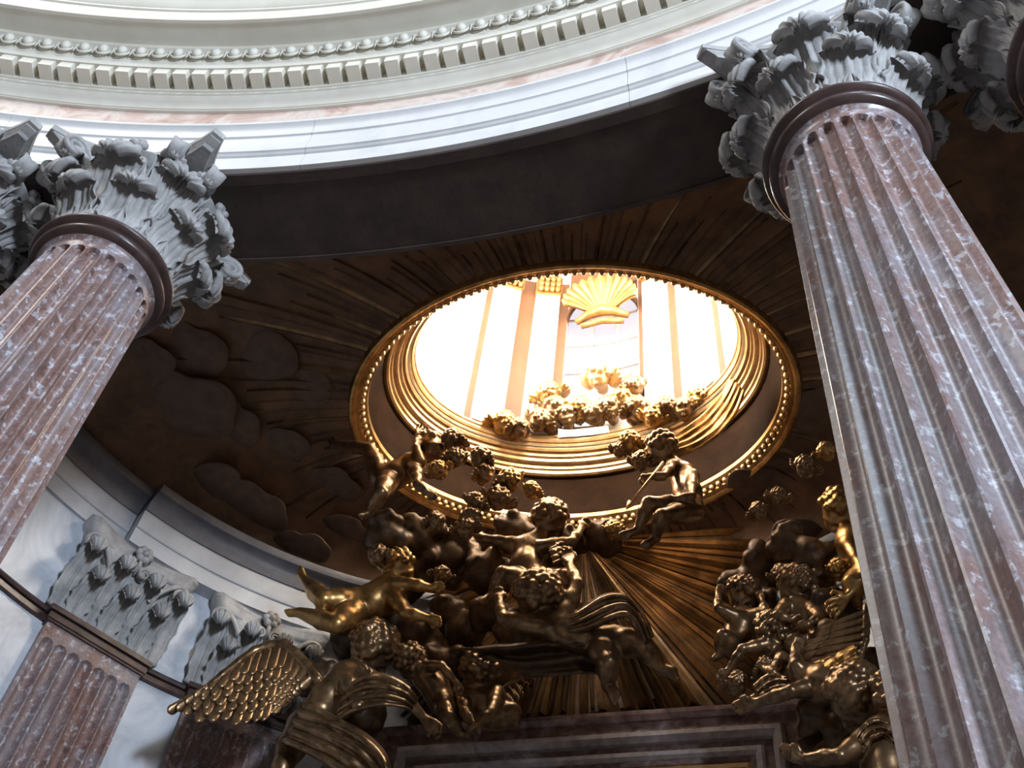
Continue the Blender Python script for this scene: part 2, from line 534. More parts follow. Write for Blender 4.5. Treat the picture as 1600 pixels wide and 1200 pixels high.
oval_ring('outer_ring', [(.65, 12.95), (.63, 12.86), (.60, 12.82), (.57, 12.81), (.54, 12.83), (.525, 12.86), (.50, 12.87), (.48, 12.89), (.47, 12.93), (.43, 12.94), (.39, 12.98), (.39, 13.05), (.65, 13.05)], M['gold'], trim4)
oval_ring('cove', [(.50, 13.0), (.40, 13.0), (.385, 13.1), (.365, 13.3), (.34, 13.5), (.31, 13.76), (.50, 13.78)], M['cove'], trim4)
oval_ring('inner_ring', [(.50, 13.75), (.29, 13.74), (.265, 13.73), (.235, 13.75), (.23, 13.80), (.20, 13.82), (.195, 13.87), (.155, 13.88), (.13, 13.90), (.125, 13.95), (.09, 13.97), (.085, 14.02), (.045, 14.03), (.025, 14.06), (.025, 14.10), (-.01, 14.11), (-.01, 14.15), (.50, 14.15)], M['gold_bright'], trim4)
b = MB(); b.ball((0, 0, 0), (.038, .038, .052), 8, 6); bead_me = b.mesh('bead', M['gold_bright'], True)
NB = 140
# equal arc-length spacing
tt = np.linspace(0, 2 * math.pi, 2001); xx = OX + np.cos(tt) * (OA + .445); yy = OY + np.sin(tt) * (OB + .445)
L = np.concatenate([[0], np.cumsum(np.hypot(np.diff(xx), np.diff(yy)))])
for i in range(NB):
    u = np.interp(L[-1] * i / NB, L, tt)
    link('bead', bead_me, trim4, Matrix.Translation((OX + math.cos(u) * (OA + .445), OY + math.sin(u) * (OB + .445), 12.92)))

# lantern drum above the oculus with four tall windows
LZ0, LZ1 = 14.1, 21.0
wl = empty('wall_lantern'); tag(wl, 'bright white and ochre drum wall of the lantern seen through the oculus', 'lantern', kind='structure')
WH = {90: 0.30, 270: 0.34, 0: 0.46, 180: 0.46}     # window half-angles
WZ0, WZ1 = 14.55, 18.55


def drum(name, t0, t1, z0, z1, mat, parent, off=0.0, th=0.25, n=24):
    t = np.linspace(t0, t1, n)
    prof = np.array([(off, z0), (off, z1), (th, z1), (th, z0)])
    P = np.zeros((n, 4, 3))
    P[:, :, 0] = OX + np.cos(t)[:, None] * (OA + prof[None, :, 0]); P[:, :, 1] = OY + np.sin(t)[:, None] * (OB + prof[None, :, 0]); P[:, :, 2] = prof[None, :, 1]
    v, f = grid_mesh(P, False, True); f.append((0, 1, 2, 3)); f.append(tuple((n - 1) * 4 + q for q in (3, 2, 1, 0)))
    o = link(name, mesh(name, v, f, mat, True), parent); edge_split(o, 30); return o


cuts = []
for c in (0, 90, 180, 270):
    cuts.append((math.radians(c) - WH[c], math.radians(c) + WH[c]))
cuts[1] = (math.acos((.78 - OX) / OA), math.acos((-.45 - OX) / OA))
for i in range(4):
    t0 = cuts[i][1]; t1 = cuts[(i + 1) % 4][0] + (2 * math.pi if i == 3 else 0)
    drum('drum_wall', t0, t1, LZ0, LZ1, M['lantern_white'], wl)
for t0, t1 in cuts:
    drum('drum_sill', t0, t1, LZ0, WZ0, M['lantern_white'], wl)
    drum('drum_lintel', t0, t1, WZ1, LZ1, M['lantern_ochre'], wl)
# cap of the lantern
P = np.zeros((60, 10, 3))
for i in range(60):
    t = 2 * math.pi * i / 60
    for j in range(10):
        q = math.pi / 2 * j / 9.0
        P[i, j] = (OX + math.cos(t) * (OA + .25) * math.cos(q) * 1.0, OY + math.sin(t) * (OB + .25) * math.cos(q), LZ1 + 0.9 * math.sin(q))
v, f = grid_mesh(P, True, False)
link('drum_cap', mesh('drum_cap', v, f, M['lantern_white'], True), wl)
# pilasters of the drum, ochre panels between them
deg = math.radians


def dpt(t, off, z): return (OX + math.cos(t) * (OA + off), OY + math.sin(t) * (OB + off), z)


def t_of_x(x): return math.acos((x - OX) / OA)


def drum_strip(name, x0, x1, z0, z1, mat, off, th=0.02):
    return drum(name, t_of_x(x1), t_of_x(x0), z0, z1, mat, wl, off, th, 8)


def drum_pilaster(x0, x1):
    o = drum_strip('drum_pilaster', x0, x1, LZ0 + .2, 18.22, M['lantern_white'], -0.09)
    n = 5
    for k in range(1, n):
        xa = x0 + (x1 - x0) * k / n
        b = MB(); t = t_of_x(xa)
        b.tube([dpt(t, -0.097, LZ0 + .5), dpt(t, -0.097, 18.15)], 0.012, 5)
        link('reeding', b.mesh('reeding', M['muntin'], True), o)
    c = drum_strip('drum_capital', x0 - .03, x1 + .03, 18.22, 18.75, M['shell'], -0.14)
    b = MB()
    for k in range(4):
        for row in range(3):
            t = t_of_x(x0 + (x1 - x0) * (k + .5) / 4); b.ball(dpt(t, -0.17, 18.32 + row * .17), (.06, .06, .09), 8, 6)
    link('capital_leaves', b.mesh('capital_leaves', M['shell'], True), c)



for x0, x1 in ((-1.04, -.62), (-1.72, -1.31), (.9, 1.32), (1.62, 1.98)): drum_pilaster(x0, x1)
for x0, x1 in ((-1.31, -1.04), (-.62, -.46), (.79, .9), (1.32, 1.44), (2.03, 2.11), (-1.80, -1.72)):
    drum_strip('ochre_panel', x0, x1, LZ0 + .2, 18.75, M['lantern_ochre'], -0.012)
oval_ring('drum_base_moulding', [(.1, 14.15), (-.03, 14.15), (-.05, 14.18), (-.05, 14.22), (-.07, 14.24), (-.07, 14.28), (.1, 14.29)], M['gold_bright'], wl)

# windows of the lantern: panes, muntins, jambs
wname = ['window_%d' % i for i in (1, 2, 3, 4)]
wlab = ['tall side window on the right of the lantern drum', 'tall back window of the lantern below the gilded shell', 'tall side window on the left of the lantern drum', 'tall front window high in the lantern facing the altar']
for i, (t0, t1) in enumerate(cuts):
    w = empty(wname[i]); tag(w, wlab[i], 'window', kind='structure')
    # daylit glass, one pane per light between the muntins
    NR = 5
    for r in range(NR):
        for c in range(3):
            ta, tb = t0 + (t1 - t0) * c / 3, t0 + (t1 - t0) * (c + 1) / 3
            za, zb = WZ0 + (WZ1 - WZ0) * r / NR, WZ0 + (WZ1 - WZ0) * (r + 1) / NR
            drum('pane', ta + .004, tb - .004, za + .015, zb - .015, M['pane_soft'] if i == 1 else M['pane'], w, 0.16, 0.19, 5)
    for c in (1, 2):
        t = t0 + (t1 - t0) * c / 3
        drum('muntin', t - .009, t + .009, WZ0, WZ1, M['muntin'], w, 0.12, 0.2, 3)
    for r in range(1, NR):
        z = WZ0 + (WZ1 - WZ0) * r / NR
        drum('transom', t0, t1, z - .018, z + .018, M['muntin'], w, 0.13, 0.2, 8)
    drum('window_back', t0 - .02, t1 + .02, WZ0 - .05, WZ1 + .05, M['lantern_white'], w, 0.21, 0.25, 8)
# ------------------------------------------------------------------ columns, pilasters and their capitals
def flute(u, dist):
    """depth factor of a flute at across-position u in [-1, 1], dist below its round end (in half-widths)"""
    if dist <= 0: return 0.0
    half = 1.0 if dist >= 1 else math.sqrt(max(0, 1 - (1 - dist) ** 2))
    if abs(u) >= half: return 0.0
    return math.sqrt(max(0, 1 - (u / half) ** 2)) * min(1.0, 0.7 + half * 0.3)


def shaft_mesh(ztop=9.40, nfl=24, per=12):
    zs = [0.9, 2.0, 4.0, 6.0, 8.0, 9.0]
    tops = list(np.linspace(9.20, 9.33, 16)) + [9.36, 9.40, 9.43, 9.46, 9.47]
    zs += tops
    n = nfl * per
    P = np.zeros((n, len(zs), 3))
    for j, z in enumerate(zs):
        r = 0.725 - 0.0301 * (z - 2.0)
        if z > 9.38: r += 0.055 * ((z - 9.38) / 0.09) ** 2
        hw = math.pi * r / nfl * 0.82
        for i in range(n):
            a = 2 * math.pi * i / n
            u = ((i % per) / (per) * 2 - 1 + 1.0 / per) / 0.82
            dep = flute(u, (9.32 - z) / hw) * hw * 1.05 if abs(u) < 1 else 0
            rr = r - dep
            P[i, j] = (rr * math.cos(a), rr * math.sin(a), z)
    return grid_mesh(P, True, False)


v, f = shaft_mesh()
shaft_me = mesh('shaft', v, f, M['breccia'], True)
ASTR = [(.50, 9.44), (.56, 9.455), (.585, 9.47), (.60, 9.49), (.60, 9.52), (.585, 9.535), (.57, 9.54), (.57, 9.555), (.60, 9.56), (.635, 9.58), (.645, 9.60), (.635, 9.63), (.60, 9.65), (.50, 9.65)]
v, f = lathe(ASTR, 72); astr_me = mesh('astragal', v, f, M['astragal'], True)
CZ = 9.63


def bell_r(h): return 0.50 + 0.02 * h + 0.16 * max(0, (h - 0.5)) ** 2


prof = [(0.3, CZ)] + [(bell_r(h), CZ + h) for h in np.linspace(0, 1.12, 14)] + [(.70, CZ + 1.15), (.70, CZ + 1.17), (.2, CZ + 1.18)]
v, f = lathe(prof, 48); bell_me = mesh('bell', v, f, M['capital'], True)
b = MB(); v_, f_ = lathe([(1.02, .9), (1.02, .98), (.98, 1.05), (.9, 1.08)][::-1], 8)


def leaf_mesh(name, h, W, bend, curl, base_r=0.5, mat=None, out=0.10, nt=26, nw=19):
    """acanthus leaf: climbs the bell, bends forward and curls over; lobed rim, ribbed face"""
    T = np.linspace(0, 1, nt); U = np.linspace(-1, 1, nw)
    ctr = []
    cr = curl
    for t in T:
        if t < 0.62:
            q = t / 0.62
            ctr.append((0.045 + out * q ** 3, h * (0.02 + 0.86 * q)))
        else:
            q = (t - 0.62) / 0.38 * math.radians(205)
            ctr.append((0.045 + out + cr * (1 - math.cos(q)), h * 0.88 + cr * 1.15 * math.sin(q)))
    ctr = np.array(ctr)
    d = np.gradient(ctr, axis=0); d /= np.linalg.norm(d, axis=1)[:, None]
    nn = np.stack([d[:, 1], -d[:, 0]], 1)
    P = np.zeros((nt, nw, 3)); Q = np.zeros((nt, nw, 3))
    for i, t in enumerate(T):
        env = W * (0.80 + 0.28 * math.sin(math.pi * min(1, t / 0.75))) * (1 if t < .78 else math.sqrt(max(0.03, 1 - ((t - .78) / .23) ** 2)))
        for j, u in enumerate(U):
            lobe = 1 - 0.20 * abs(math.sin(4.5 * math.pi * t)) * abs(u) ** 2
            x = u * env * lobe
            ridge = 0.016 * math.cos(u * 6 * math.pi) + 0.03 * (1 - min(1, abs(u) * 5))
            cup = 0.05 * u * u
            off = ridge + cup * (0.5 + t)
            for A, k in ((P, off), (Q, off - 0.045)):
                rad = ctr[i, 0] + nn[i, 0] * k; z = ctr[i, 1] + nn[i, 1] * k
                if bend:
                    a = x / base_r
                    A[i, j] = ((base_r + rad) * math.sin(a), -(base_r + rad) * math.cos(a), z)
                else:
                    A[i, j] = (x, -rad, z)
    v1, f1 = grid_mesh(P); v2, f2 = grid_mesh(Q)
    n = nt * nw
    F = list(f1) + [tuple(n + k for k in q[::-1]) for q in f2]
    rim = [(i, 0) for i in range(nt)] + [(nt - 1, j) for j in range(1, nw)] + [(i, nw - 1) for i in range(nt - 2, -1, -1)] + [(0, j) for j in range(nw - 2, 0, -1)]
    idx = [i * nw + j for i, j in rim]
    for k in range(len(idx)):
        a, c = idx[k], idx[(k + 1) % len(idx)]
        F.append((c, a, n + a, n + c))
    return mesh(name, np.concatenate([v1, v2]), F, mat, True)


leaf_lo = leaf_mesh('acanthus_leaf', 0.50, 0.185, True, 0.085, 0.50, M['capital'], 0.10)
leaf_hi = leaf_mesh('acanthus_leaf', 0.88, 0.20, True, 0.11, 0.50, M['capital'], 0.15)
leaf_sm = leaf_mesh('acanthus_leaf', 1.02, 0.10, True, 0.08, 0.50, M['capital'], 0.22)
leaf_lo_f = leaf_mesh('acanthus_leaf', 0.46, 0.155, False, 0.125, 0.50, M['capital'], 0.14)
leaf_hi_f = leaf_mesh('acanthus_leaf', 0.80, 0.155, False, 0.14, 0.50, M['capital'], 0.18)


def spiral_mesh(name, stalk, cx, cz, r0, r1, turns, width, thick, mat, start=90, sgn=1):
    """ribbon scroll in the x-z plane: a stalk that rises and winds into a spiral round (cx, cz)"""
    pts = list(stalk)
    n = int(26 * turns)
    for k in range(n + 1):
        q = k / n; a = math.radians(start) - sgn * 2 * math.pi * turns * q
        r = r0 + (r1 - r0) * q ** 0.8
        pts.append((cx + r * math.cos(a), cz + r * math.sin(a)))
    pts = np.array(pts); d = np.gradient(pts, axis=0); d /= np.linalg.norm(d, axis=1)[:, None] + 1e-9
    nn = np.stack([-d[:, 1], d[:, 0]], 1)
    m = len(pts); P = np.zeros((m, 8, 3))
    tk = np.linspace(thick, thick * 0.6, m)
    for i in range(m):
        a = pts[i] + nn[i] * tk[i] * .5; c = pts[i] - nn[i] * tk[i] * .5; mid = pts[i]
        w = width * (1 - 0.25 * i / m) / 2
        P[i] = [(a[0], -w, a[1]), (a[0], -w * .45, a[1]), (mid[0] * .5 + a[0] * .5, 0, mid[1] * .5 + a[1] * .5), (a[0], w * .45, a[1]), (a[0], w, a[1]), (c[0], w, c[1]), (c[0], 0, c[1]), (c[0], -w, c[1])]
    v, f = grid_mesh(P, False, True)
    f.append(tuple(range(8))[::-1]); f.append(tuple((m - 1) * 8 + k for k in range(8)))
    mb = MB(); mb.add(v, f); mb.ball((cx, 0, cz), (r1 * 1.2, width * .42, r1 * 1.2), 10, 6)
    return mb.mesh(name, mat, True)


# x = outward along the diagonal of the capital
volute_me = spiral_mesh('volute', [(.52, .62), (.56, .72), (.60, .82), (.66, .92), (.74, 1.02), (.82, 1.09)], .90, .985, .125, .03, 1.9, .17, .05, M['capital'], 118)
helix_me = spiral_mesh('helix', [(-.26, .66), (-.25, .76), (-.22, .86), (-.18, .94)], -.10, .96, .085, .02, 1.7, .09, .035, M['capital'], 150)
helix_me2 = spiral_mesh('helix', [(.26, .66), (.25, .76), (.22, .86), (.18, .94)], .10, .96, .085, .02, 1.7, .09, .035, M['capital'], 30, -1)


def abacus_mesh(half=0.86, cut=0.08, sag=0.27, z0=1.16, z1=1.33):
    out = []
    for k in range(4):
        a = math.pi / 2 * k
        c, s = math.cos(a), math.sin(a)
        for q in np.linspace(-1, 1, 13):
            x = q * (half - cut); y = -(half - sag * (1 - q * q))
            out.append((x * c - y * s, x * s + y * c))
    out = np.array(out)
    lv = [(0.88, z0), (0.90, z0 + .03), (0.97, z0 + .06), (0.97, z0 + .08), (1.0, z0 + .085), (1.0, z1)]
    n = len(out)
    P = np.zeros((n, len(lv), 3))
    for j, (k, z) in enumerate(lv):
        P[:, j, :2] = out * k; P[:, j, 2] = z
    v, f = grid_mesh(P, True, False)
    f.append(tuple(i * len(lv) for i in range(n))[::-1]); f.append(tuple(i * len(lv) + len(lv) - 1 for i in range(n)))
    return mesh('abacus', v, f, M['capital'], True)


aba_me = abacus_mesh()
b = MB()
for k in range(6):
    a = 2 * math.pi * k / 6
    b.ball((.075 * math.cos(a), -.02, .075 * math.sin(a)), (.055, .045, .055), 8, 6)
b.ball((0, -.05, 0), (.045, .05, .045), 8, 6)
b.tube([(0, 0, -.1), (0, -.03, -.2), (.01, .06, -.3)], [.03, .03, .015], 6)
flower_me = b.mesh('abacus_flower', M['capital'], True)


def make_column(x, y, label):
    phi = math.asin((x - ACX) / (AR + .14))
    t = empty('column', (x, y, 0), -phi)
    tag(t, label, 'column', 'columns of the chapel front')
    edge_split(link('shaft', shaft_me, t), 42); link('astragal', astr_me, t)
    # base on a low plinth
    vv, ff = lathe([(.2, .25), (1.02, .25), (1.02, .32), (1.0, .42), (.92, .47), (.88, .5), (.86, .56), (.9, .62), (.92, .7), (.88, .8), (.8, .84), (.78, .9), (.5, .92)], 48)
    mb = MB(); mb.add(vv, ff); mb.box((-1.05, -1.05, 0), (1.05, 1.05, .25))
    o = link('base', mb.mesh('base', M['pale'], True), t); edge_split(o)
    cap = link('capital', bell_me, t)
    R8 = math.pi / 4
    T = Matrix.Translation((0, 0, CZ))
    for k in range(8):
        link('acanthus_leaf', leaf_lo, cap, T @ Matrix.Rotation(R8 * k + R8 / 2, 4, 'Z'))
        link('acanthus_leaf', leaf_hi, cap, T @ Matrix.Rotation(R8 * k, 4, 'Z'))
    for k in range(4):
        for s in (-1, 1):
            link('acanthus_leaf', leaf_sm, cap, T @ Matrix.Rotation(math.pi / 2 * k + R8 + s * .2, 4, 'Z'))
    for k in range(4):
        a = math.pi / 2 * k
        for s in (-1, 1):
            link('volute', volute_me, cap, T @ Matrix.Rotation(a + R8, 4, 'Z') @ Matrix.Translation((0, s * .05, 0)) @ Matrix.Rotation(s * math.radians(9), 4, 'Z'))
        for hm in (helix_me, helix_me2):
            link('helix', hm, cap, T @ Matrix.Rotation(a, 4, 'Z') @ Matrix.Translation((0, -.64, 0)))
        link('abacus_flower', flower_me, cap, T @ Matrix.Rotation(a, 4, 'Z') @ Matrix.Translation((0, -.68, 1.24)))
    o = link('abacus', aba_me, cap, T); edge_split(o, 30)
    return t


make_column(-3.2, 3.9, 'fluted red breccia column on the left with a grey leafy capital')
make_column(3.2, 3.9, 'broad fluted breccia column filling the right edge of the picture')
make_column(-4.98, 3.36, 'outermost column at the left edge, only its dark capital corner showing')
make_column(4.98, 3.36, 'outermost column at the top right corner behind the broad column, dark leafy capital')


# pilasters on the apse wall ---------------------------------------------------
PW = 1.24; NF = 7


def pilaster_shaft():
    per = 9
    zs = [0.6, 3.0, 6.0, 8.5] + list(np.linspace(9.05, 9.26, 13)) + [9.30, 9.44]
    fw = PW / (NF + 0.35)
    xs = []
    for k in range(NF):
        for q in range(per): xs.append((k + (q + .5) / per, ((q + .5) / per * 2 - 1) / .74))
    X = [(-PW / 2, 9)] + [(-PW / 2 + fw * .175 + k * fw, u) for k, u in xs] + [(PW / 2, 9)]
    hw = fw * .5 * .74
    P = np.zeros((len(X) + 2, len(zs), 3))
    for j, z in enumerate(zs):
        P[0, j] = (-PW / 2, 0.05, z); P[-1, j] = (PW / 2, 0.05, z)
        for i, (x, u) in enumerate(X):
            dep = flute(u, (9.25 - z) / hw) * hw * .95 if abs(u) < 1 else 0
            P[i + 1, j] = (x, -.15 + dep, z)
    v, f = grid_mesh(P)
    return v, f


v, f = pilaster_shaft(); pshaft_me = mesh('shaft', v, f, M['breccia'], True)
b = MB()
b.box((-PW / 2 - .02, -.18, 9.44), (PW / 2 + .02, .05, 9.47)); b.box((-PW / 2 - .035, -.195, 9.47), (PW / 2 + .035, .05, 9.54)); b.box((-PW / 2 - .02, -.175, 9.54), (PW / 2 + .02, .05, 9.565)); b.box((-PW / 2 - .06, -.22, 9.565), (PW / 2 + .06, .05, 9.63))
pneck_me = b.mesh('neck_moulding', M['astragal'])
b = MB()
n = 12
hh = np.linspace(0, 1.15, n)
P = np.zeros((4, n, 3))
for j, h in enumerate(hh):
    w = PW / 2 - .02 + .10 * max(0, h - .6) ** 2; d = .14 + .12 * max(0, h - .5) ** 2
    P[:, j] = [(-w, .05, CZ + h), (-w, -d, CZ + h), (w, -d, CZ + h), (w, .05, CZ + h)]
v, f = grid_mesh(P); b.add(v, f); pbell_me = b.mesh('bell', M['capital'])


def paba():
    q = np.linspace(-1, 1, 21)
    pts = [(-.80, .05), (-.80, -.26)] + [(t * .70, -(.30 - .13 * (1 - t * t))) for t in q] + [(.80, -.26), (.80, .05)]
    pts = np.array(pts); lv = [(.90, 1.12), (.92, 1.18), (.98, 1.24), (.98, 1.26), (1, 1.265), (1, 1.34)]
    P = np.zeros((len(pts), len(lv), 3))
    for j, (k, z) in enumerate(lv): P[:, j, 0] = pts[:, 0] * k; P[:, j, 1] = np.where(pts[:, 1] > 0, pts[:, 1], pts[:, 1] * k); P[:, j, 2] = z
    v, f = grid_mesh(P); m = len(lv)
    f.append(tuple(i * m for i in range(len(pts)))[::-1]); f.append(tuple(i * m + m - 1 for i in range(len(pts))))
    return mesh('abacus', v, f, M['capital'], True)


paba_me = paba()
pvol_me = spiral_mesh('volute', [(.28, .62), (.32, .74), (.38, .86), (.46, .98), (.54, 1.07)], .62, .965, .13, .03, 1.9, .14, .05, M['capital'], 125)
pvol_me2 = spiral_mesh('volute', [(-.28, .62), (-.32, .74), (-.38, .86), (-.46, .98), (-.54, 1.07)], -.62, .965, .13, .03, 1.9, .14, .05, M['capital'], 55, -1)


def make_pilaster(t_deg, label):
    p, nr = apse(1, t_deg, t_deg)
    x, y = p[0]; nx, ny = nr[0]
    rz = math.atan2(nx, -ny)                      # local -y looks into the apse
    t = empty('pilaster', (x, y, 0), rz)
    tag(t, label, 'pilaster', 'pilasters of the apse wall')
    o = link('shaft', pshaft_me, t); edge_split(o, 42)
    link('neck_moulding', pneck_me, t)
    mb = MB(); mb.box((-.72, -.28, 0), (.72, .05, .4)); mb.box((-.67, -.22, .4), (.67, .05, .62)); link('base', mb.mesh('base', M['pale']), t)
    cap = link('capital', pbell_me, t)
    T = Matrix.Translation((0, 0, CZ))
    for x in (-.42, 0, .42): link('acanthus_leaf', leaf_lo_f, cap, T @ Matrix.Translation((x, -.13, 0)))
    for x in (-.62, -.21, .21, .62): link('acanthus_leaf', leaf_hi_f, cap, T @ Matrix.Translation((x, -.10, 0)))
    for s, me in ((1, pvol_me), (-1, pvol_me2)):
        link('volute', me, cap, T @ Matrix.Translation((0, -.26, 0)))
    for me in (helix_me, helix_me2): link('helix', me, cap, T @ Matrix.Translation((0, -.26, 0)))
    link('abacus_flower', flower_me, cap, T @ Matrix.Translation((0, -.24, 1.24)))
    link('abacus', paba_me, cap, T)
    return t


make_pilaster(149.0, 'fluted breccia pilaster at the lower left with a grey leafy capital')
make_pilaster(131.0, 'fluted breccia pilaster half hidden behind the big gilded wing')
make_pilaster(49.0, 'fluted pilaster behind the gilded figures beside the broad right column')
make_pilaster(31.0, 'fluted pilaster on the right apse wall hidden by the broad column')
# ------------------------------------------------------------------ sculpting: smooth unions of tapered limbs, meshed once per figure
class Clay:
    def __init__(self): self.p = []

    def cap(self, a, b, ra, rb, k=None):
        a = np.asarray(a, float); b = np.asarray(b, float)
        self.p.append(('c', a, b, ra, rb, 0.5 * min(ra, rb) if k is None else k)); return self

    def ball(self, c, r, k=None): return self.cap(c, np.asarray(c, float) + 1e-4, r, r, 0.5 * r if k is None else k)

    def cut(self, a, b, r, k): self.p.append(('s', np.asarray(a, float), np.asarray(b, float), r, r, k)); return self

    def chain(self, pts, k=None):
        for (a, ra), (b, rb) in zip(pts[:-1], pts[1:]): self.cap(a, b, ra, rb, k)
        return self

    def mesh(self, name, mat, cell):
        lo = np.min([np.minimum(a, b) - max(ra, rb) for _, a, b, ra, rb, k in self.p], axis=0) - 3 * cell
        hi = np.max([np.maximum(a, b) + max(ra, rb) for _, a, b, ra, rb, k in self.p], axis=0) + 3 * cell
        n = np.ceil((hi - lo) / cell).astype(int) + 1
        G = np.full(n, 1.0, np.float32)
        ax = [lo[i] + cell * np.arange(n[i]) for i in range(3)]
        for kind, a, b, ra, rb, k in self.p:
            m = max(ra, rb) + k + 2.5 * cell
            i0 = np.maximum(0, np.floor((np.minimum(a, b) - m - lo) / cell).astype(int)); i1 = np.minimum(n, np.ceil((np.maximum(a, b) + m - lo) / cell).astype(int) + 1)
            sl = tuple(slice(i0[i], i1[i]) for i in range(3))
            X = (ax[0][sl[0]] - a[0])[:, None, None]; Y = (ax[1][sl[1]] - a[1])[None, :, None]; Z = (ax[2][sl[2]] - a[2])[None, None, :]
            d = b - a; L2 = float(d @ d)
            t = np.clip((X * d[0] + Y * d[1] + Z * d[2]) / max(L2, 1e-12), 0, 1)
            D = np.sqrt((X - t * d[0]) ** 2 + (Y - t * d[1]) ** 2 + (Z - t * d[2]) ** 2) - (ra + (rb - ra) * t)
            g = G[sl]
            if kind == 'c':
                h = np.clip(0.5 + 0.5 * (g - D) / k, 0, 1)
                G[sl] = g + (D - g) * h - k * h * (1 - h)
            else:
                D = -D; h = np.clip(0.5 - 0.5 * (g - D) / k, 0, 1)
                G[sl] = g + (D - g) * h + k * h * (1 - h)
        return surface_net(name, G, lo, cell, mat)


def surface_net(name, G, lo, cell, mat):
    S = G < 0
    n = G.shape
    cnt = np.zeros((n[0] - 1, n[1] - 1, n[2] - 1), np.int8)
    for dx in (0, 1):
        for dy in (0, 1):
            for dz in (0, 1): cnt += S[dx:n[0] - 1 + dx, dy:n[1] - 1 + dy, dz:n[2] - 1 + dz]
    act = (cnt > 0) & (cnt < 8)
    ijk = np.argwhere(act)
    idx = np.full(act.shape, -1, np.int64); idx[act] = np.arange(len(ijk))
    acc = np.zeros((len(ijk), 3)); num = np.zeros(len(ijk))
    corners = [(0, 0, 0), (1, 0, 0), (0, 1, 0), (1, 1, 0), (0, 0, 1), (1, 0, 1), (0, 1, 1), (1, 1, 1)]
    val = [G[ijk[:, 0] + c[0], ijk[:, 1] + c[1], ijk[:, 2] + c[2]] for c in corners]
    for p in range(8):
        for q in range(p + 1, 8):
            cp, cq = np.array(corners[p]), np.array(corners[q])
            if np.abs(cp - cq).sum() != 1: continue
            a, b_ = val[p], val[q]
            x = (a < 0) != (b_ < 0)
            t = np.where(x, a / np.where(x, a - b_, 1), 0)
            acc += np.where(x[:, None], cp + (cq - cp) * t[:, None], 0); num += x
    V = lo + cell * (ijk + acc / num[:, None])
    F = []
    for axis in range(3):
        u, w = (axis + 1) % 3, (axis + 2) % 3
        s0 = [slice(None)] * 3; s1 = [slice(None)] * 3
        s0[axis] = slice(0, n[axis] - 1); s1[axis] = slice(1, n[axis])
        A, B = S[tuple(s0)], S[tuple(s1)]
        e = np.argwhere(A != B)
        e = e[(e[:, u] > 0) & (e[:, w] > 0) & (e[:, u] < n[u] - 1) & (e[:, w] < n[w] - 1)]
        flip = A[e[:, 0], e[:, 1], e[:, 2]]
        def cellid(du, dw):
            c = e.copy(); c[:, u] += du; c[:, w] += dw
            return idx[c[:, 0], c[:, 1], c[:, 2]]
        q = np.stack([cellid(-1, -1), cellid(0, -1), cellid(0, 0), cellid(-1, 0)], 1)
        q[~flip] = q[~flip][:, ::-1]
        F.append(q)
    F = np.concatenate(F)
    me = bpy.data.meshes.new(name)
    me.vertices.add(len(V)); me.vertices.foreach_set('co', V.astype(np.float32).ravel())
    me.loops.add(len(F) * 4); me.loops.foreach_set('vertex_index', F.astype(np.int32).ravel())
    me.polygons.add(len(F)); me.polygons.foreach_set('loop_start', np.arange(0, len(F) * 4, 4, dtype=np.int32))
    me.polygons.foreach_set('loop_total', np.full(len(F), 4, np.int32))
    me.polygons.foreach_set('use_smooth', np.ones(len(F), bool))
    me.update(calc_edges=True); me.validate()
    me.materials.append(mat)
    return me


def unit(v): v = np.asarray(v, float); return v / (np.linalg.norm(v) + 1e-9)


CR = MAT[:, 0]; CU = MAT[:, 1]; CF = MAT[:, 2]    # picture right, picture up, into the picture


def pdir(dx, dy, into): return unit(CR * dx - CU * dy + CF * into)


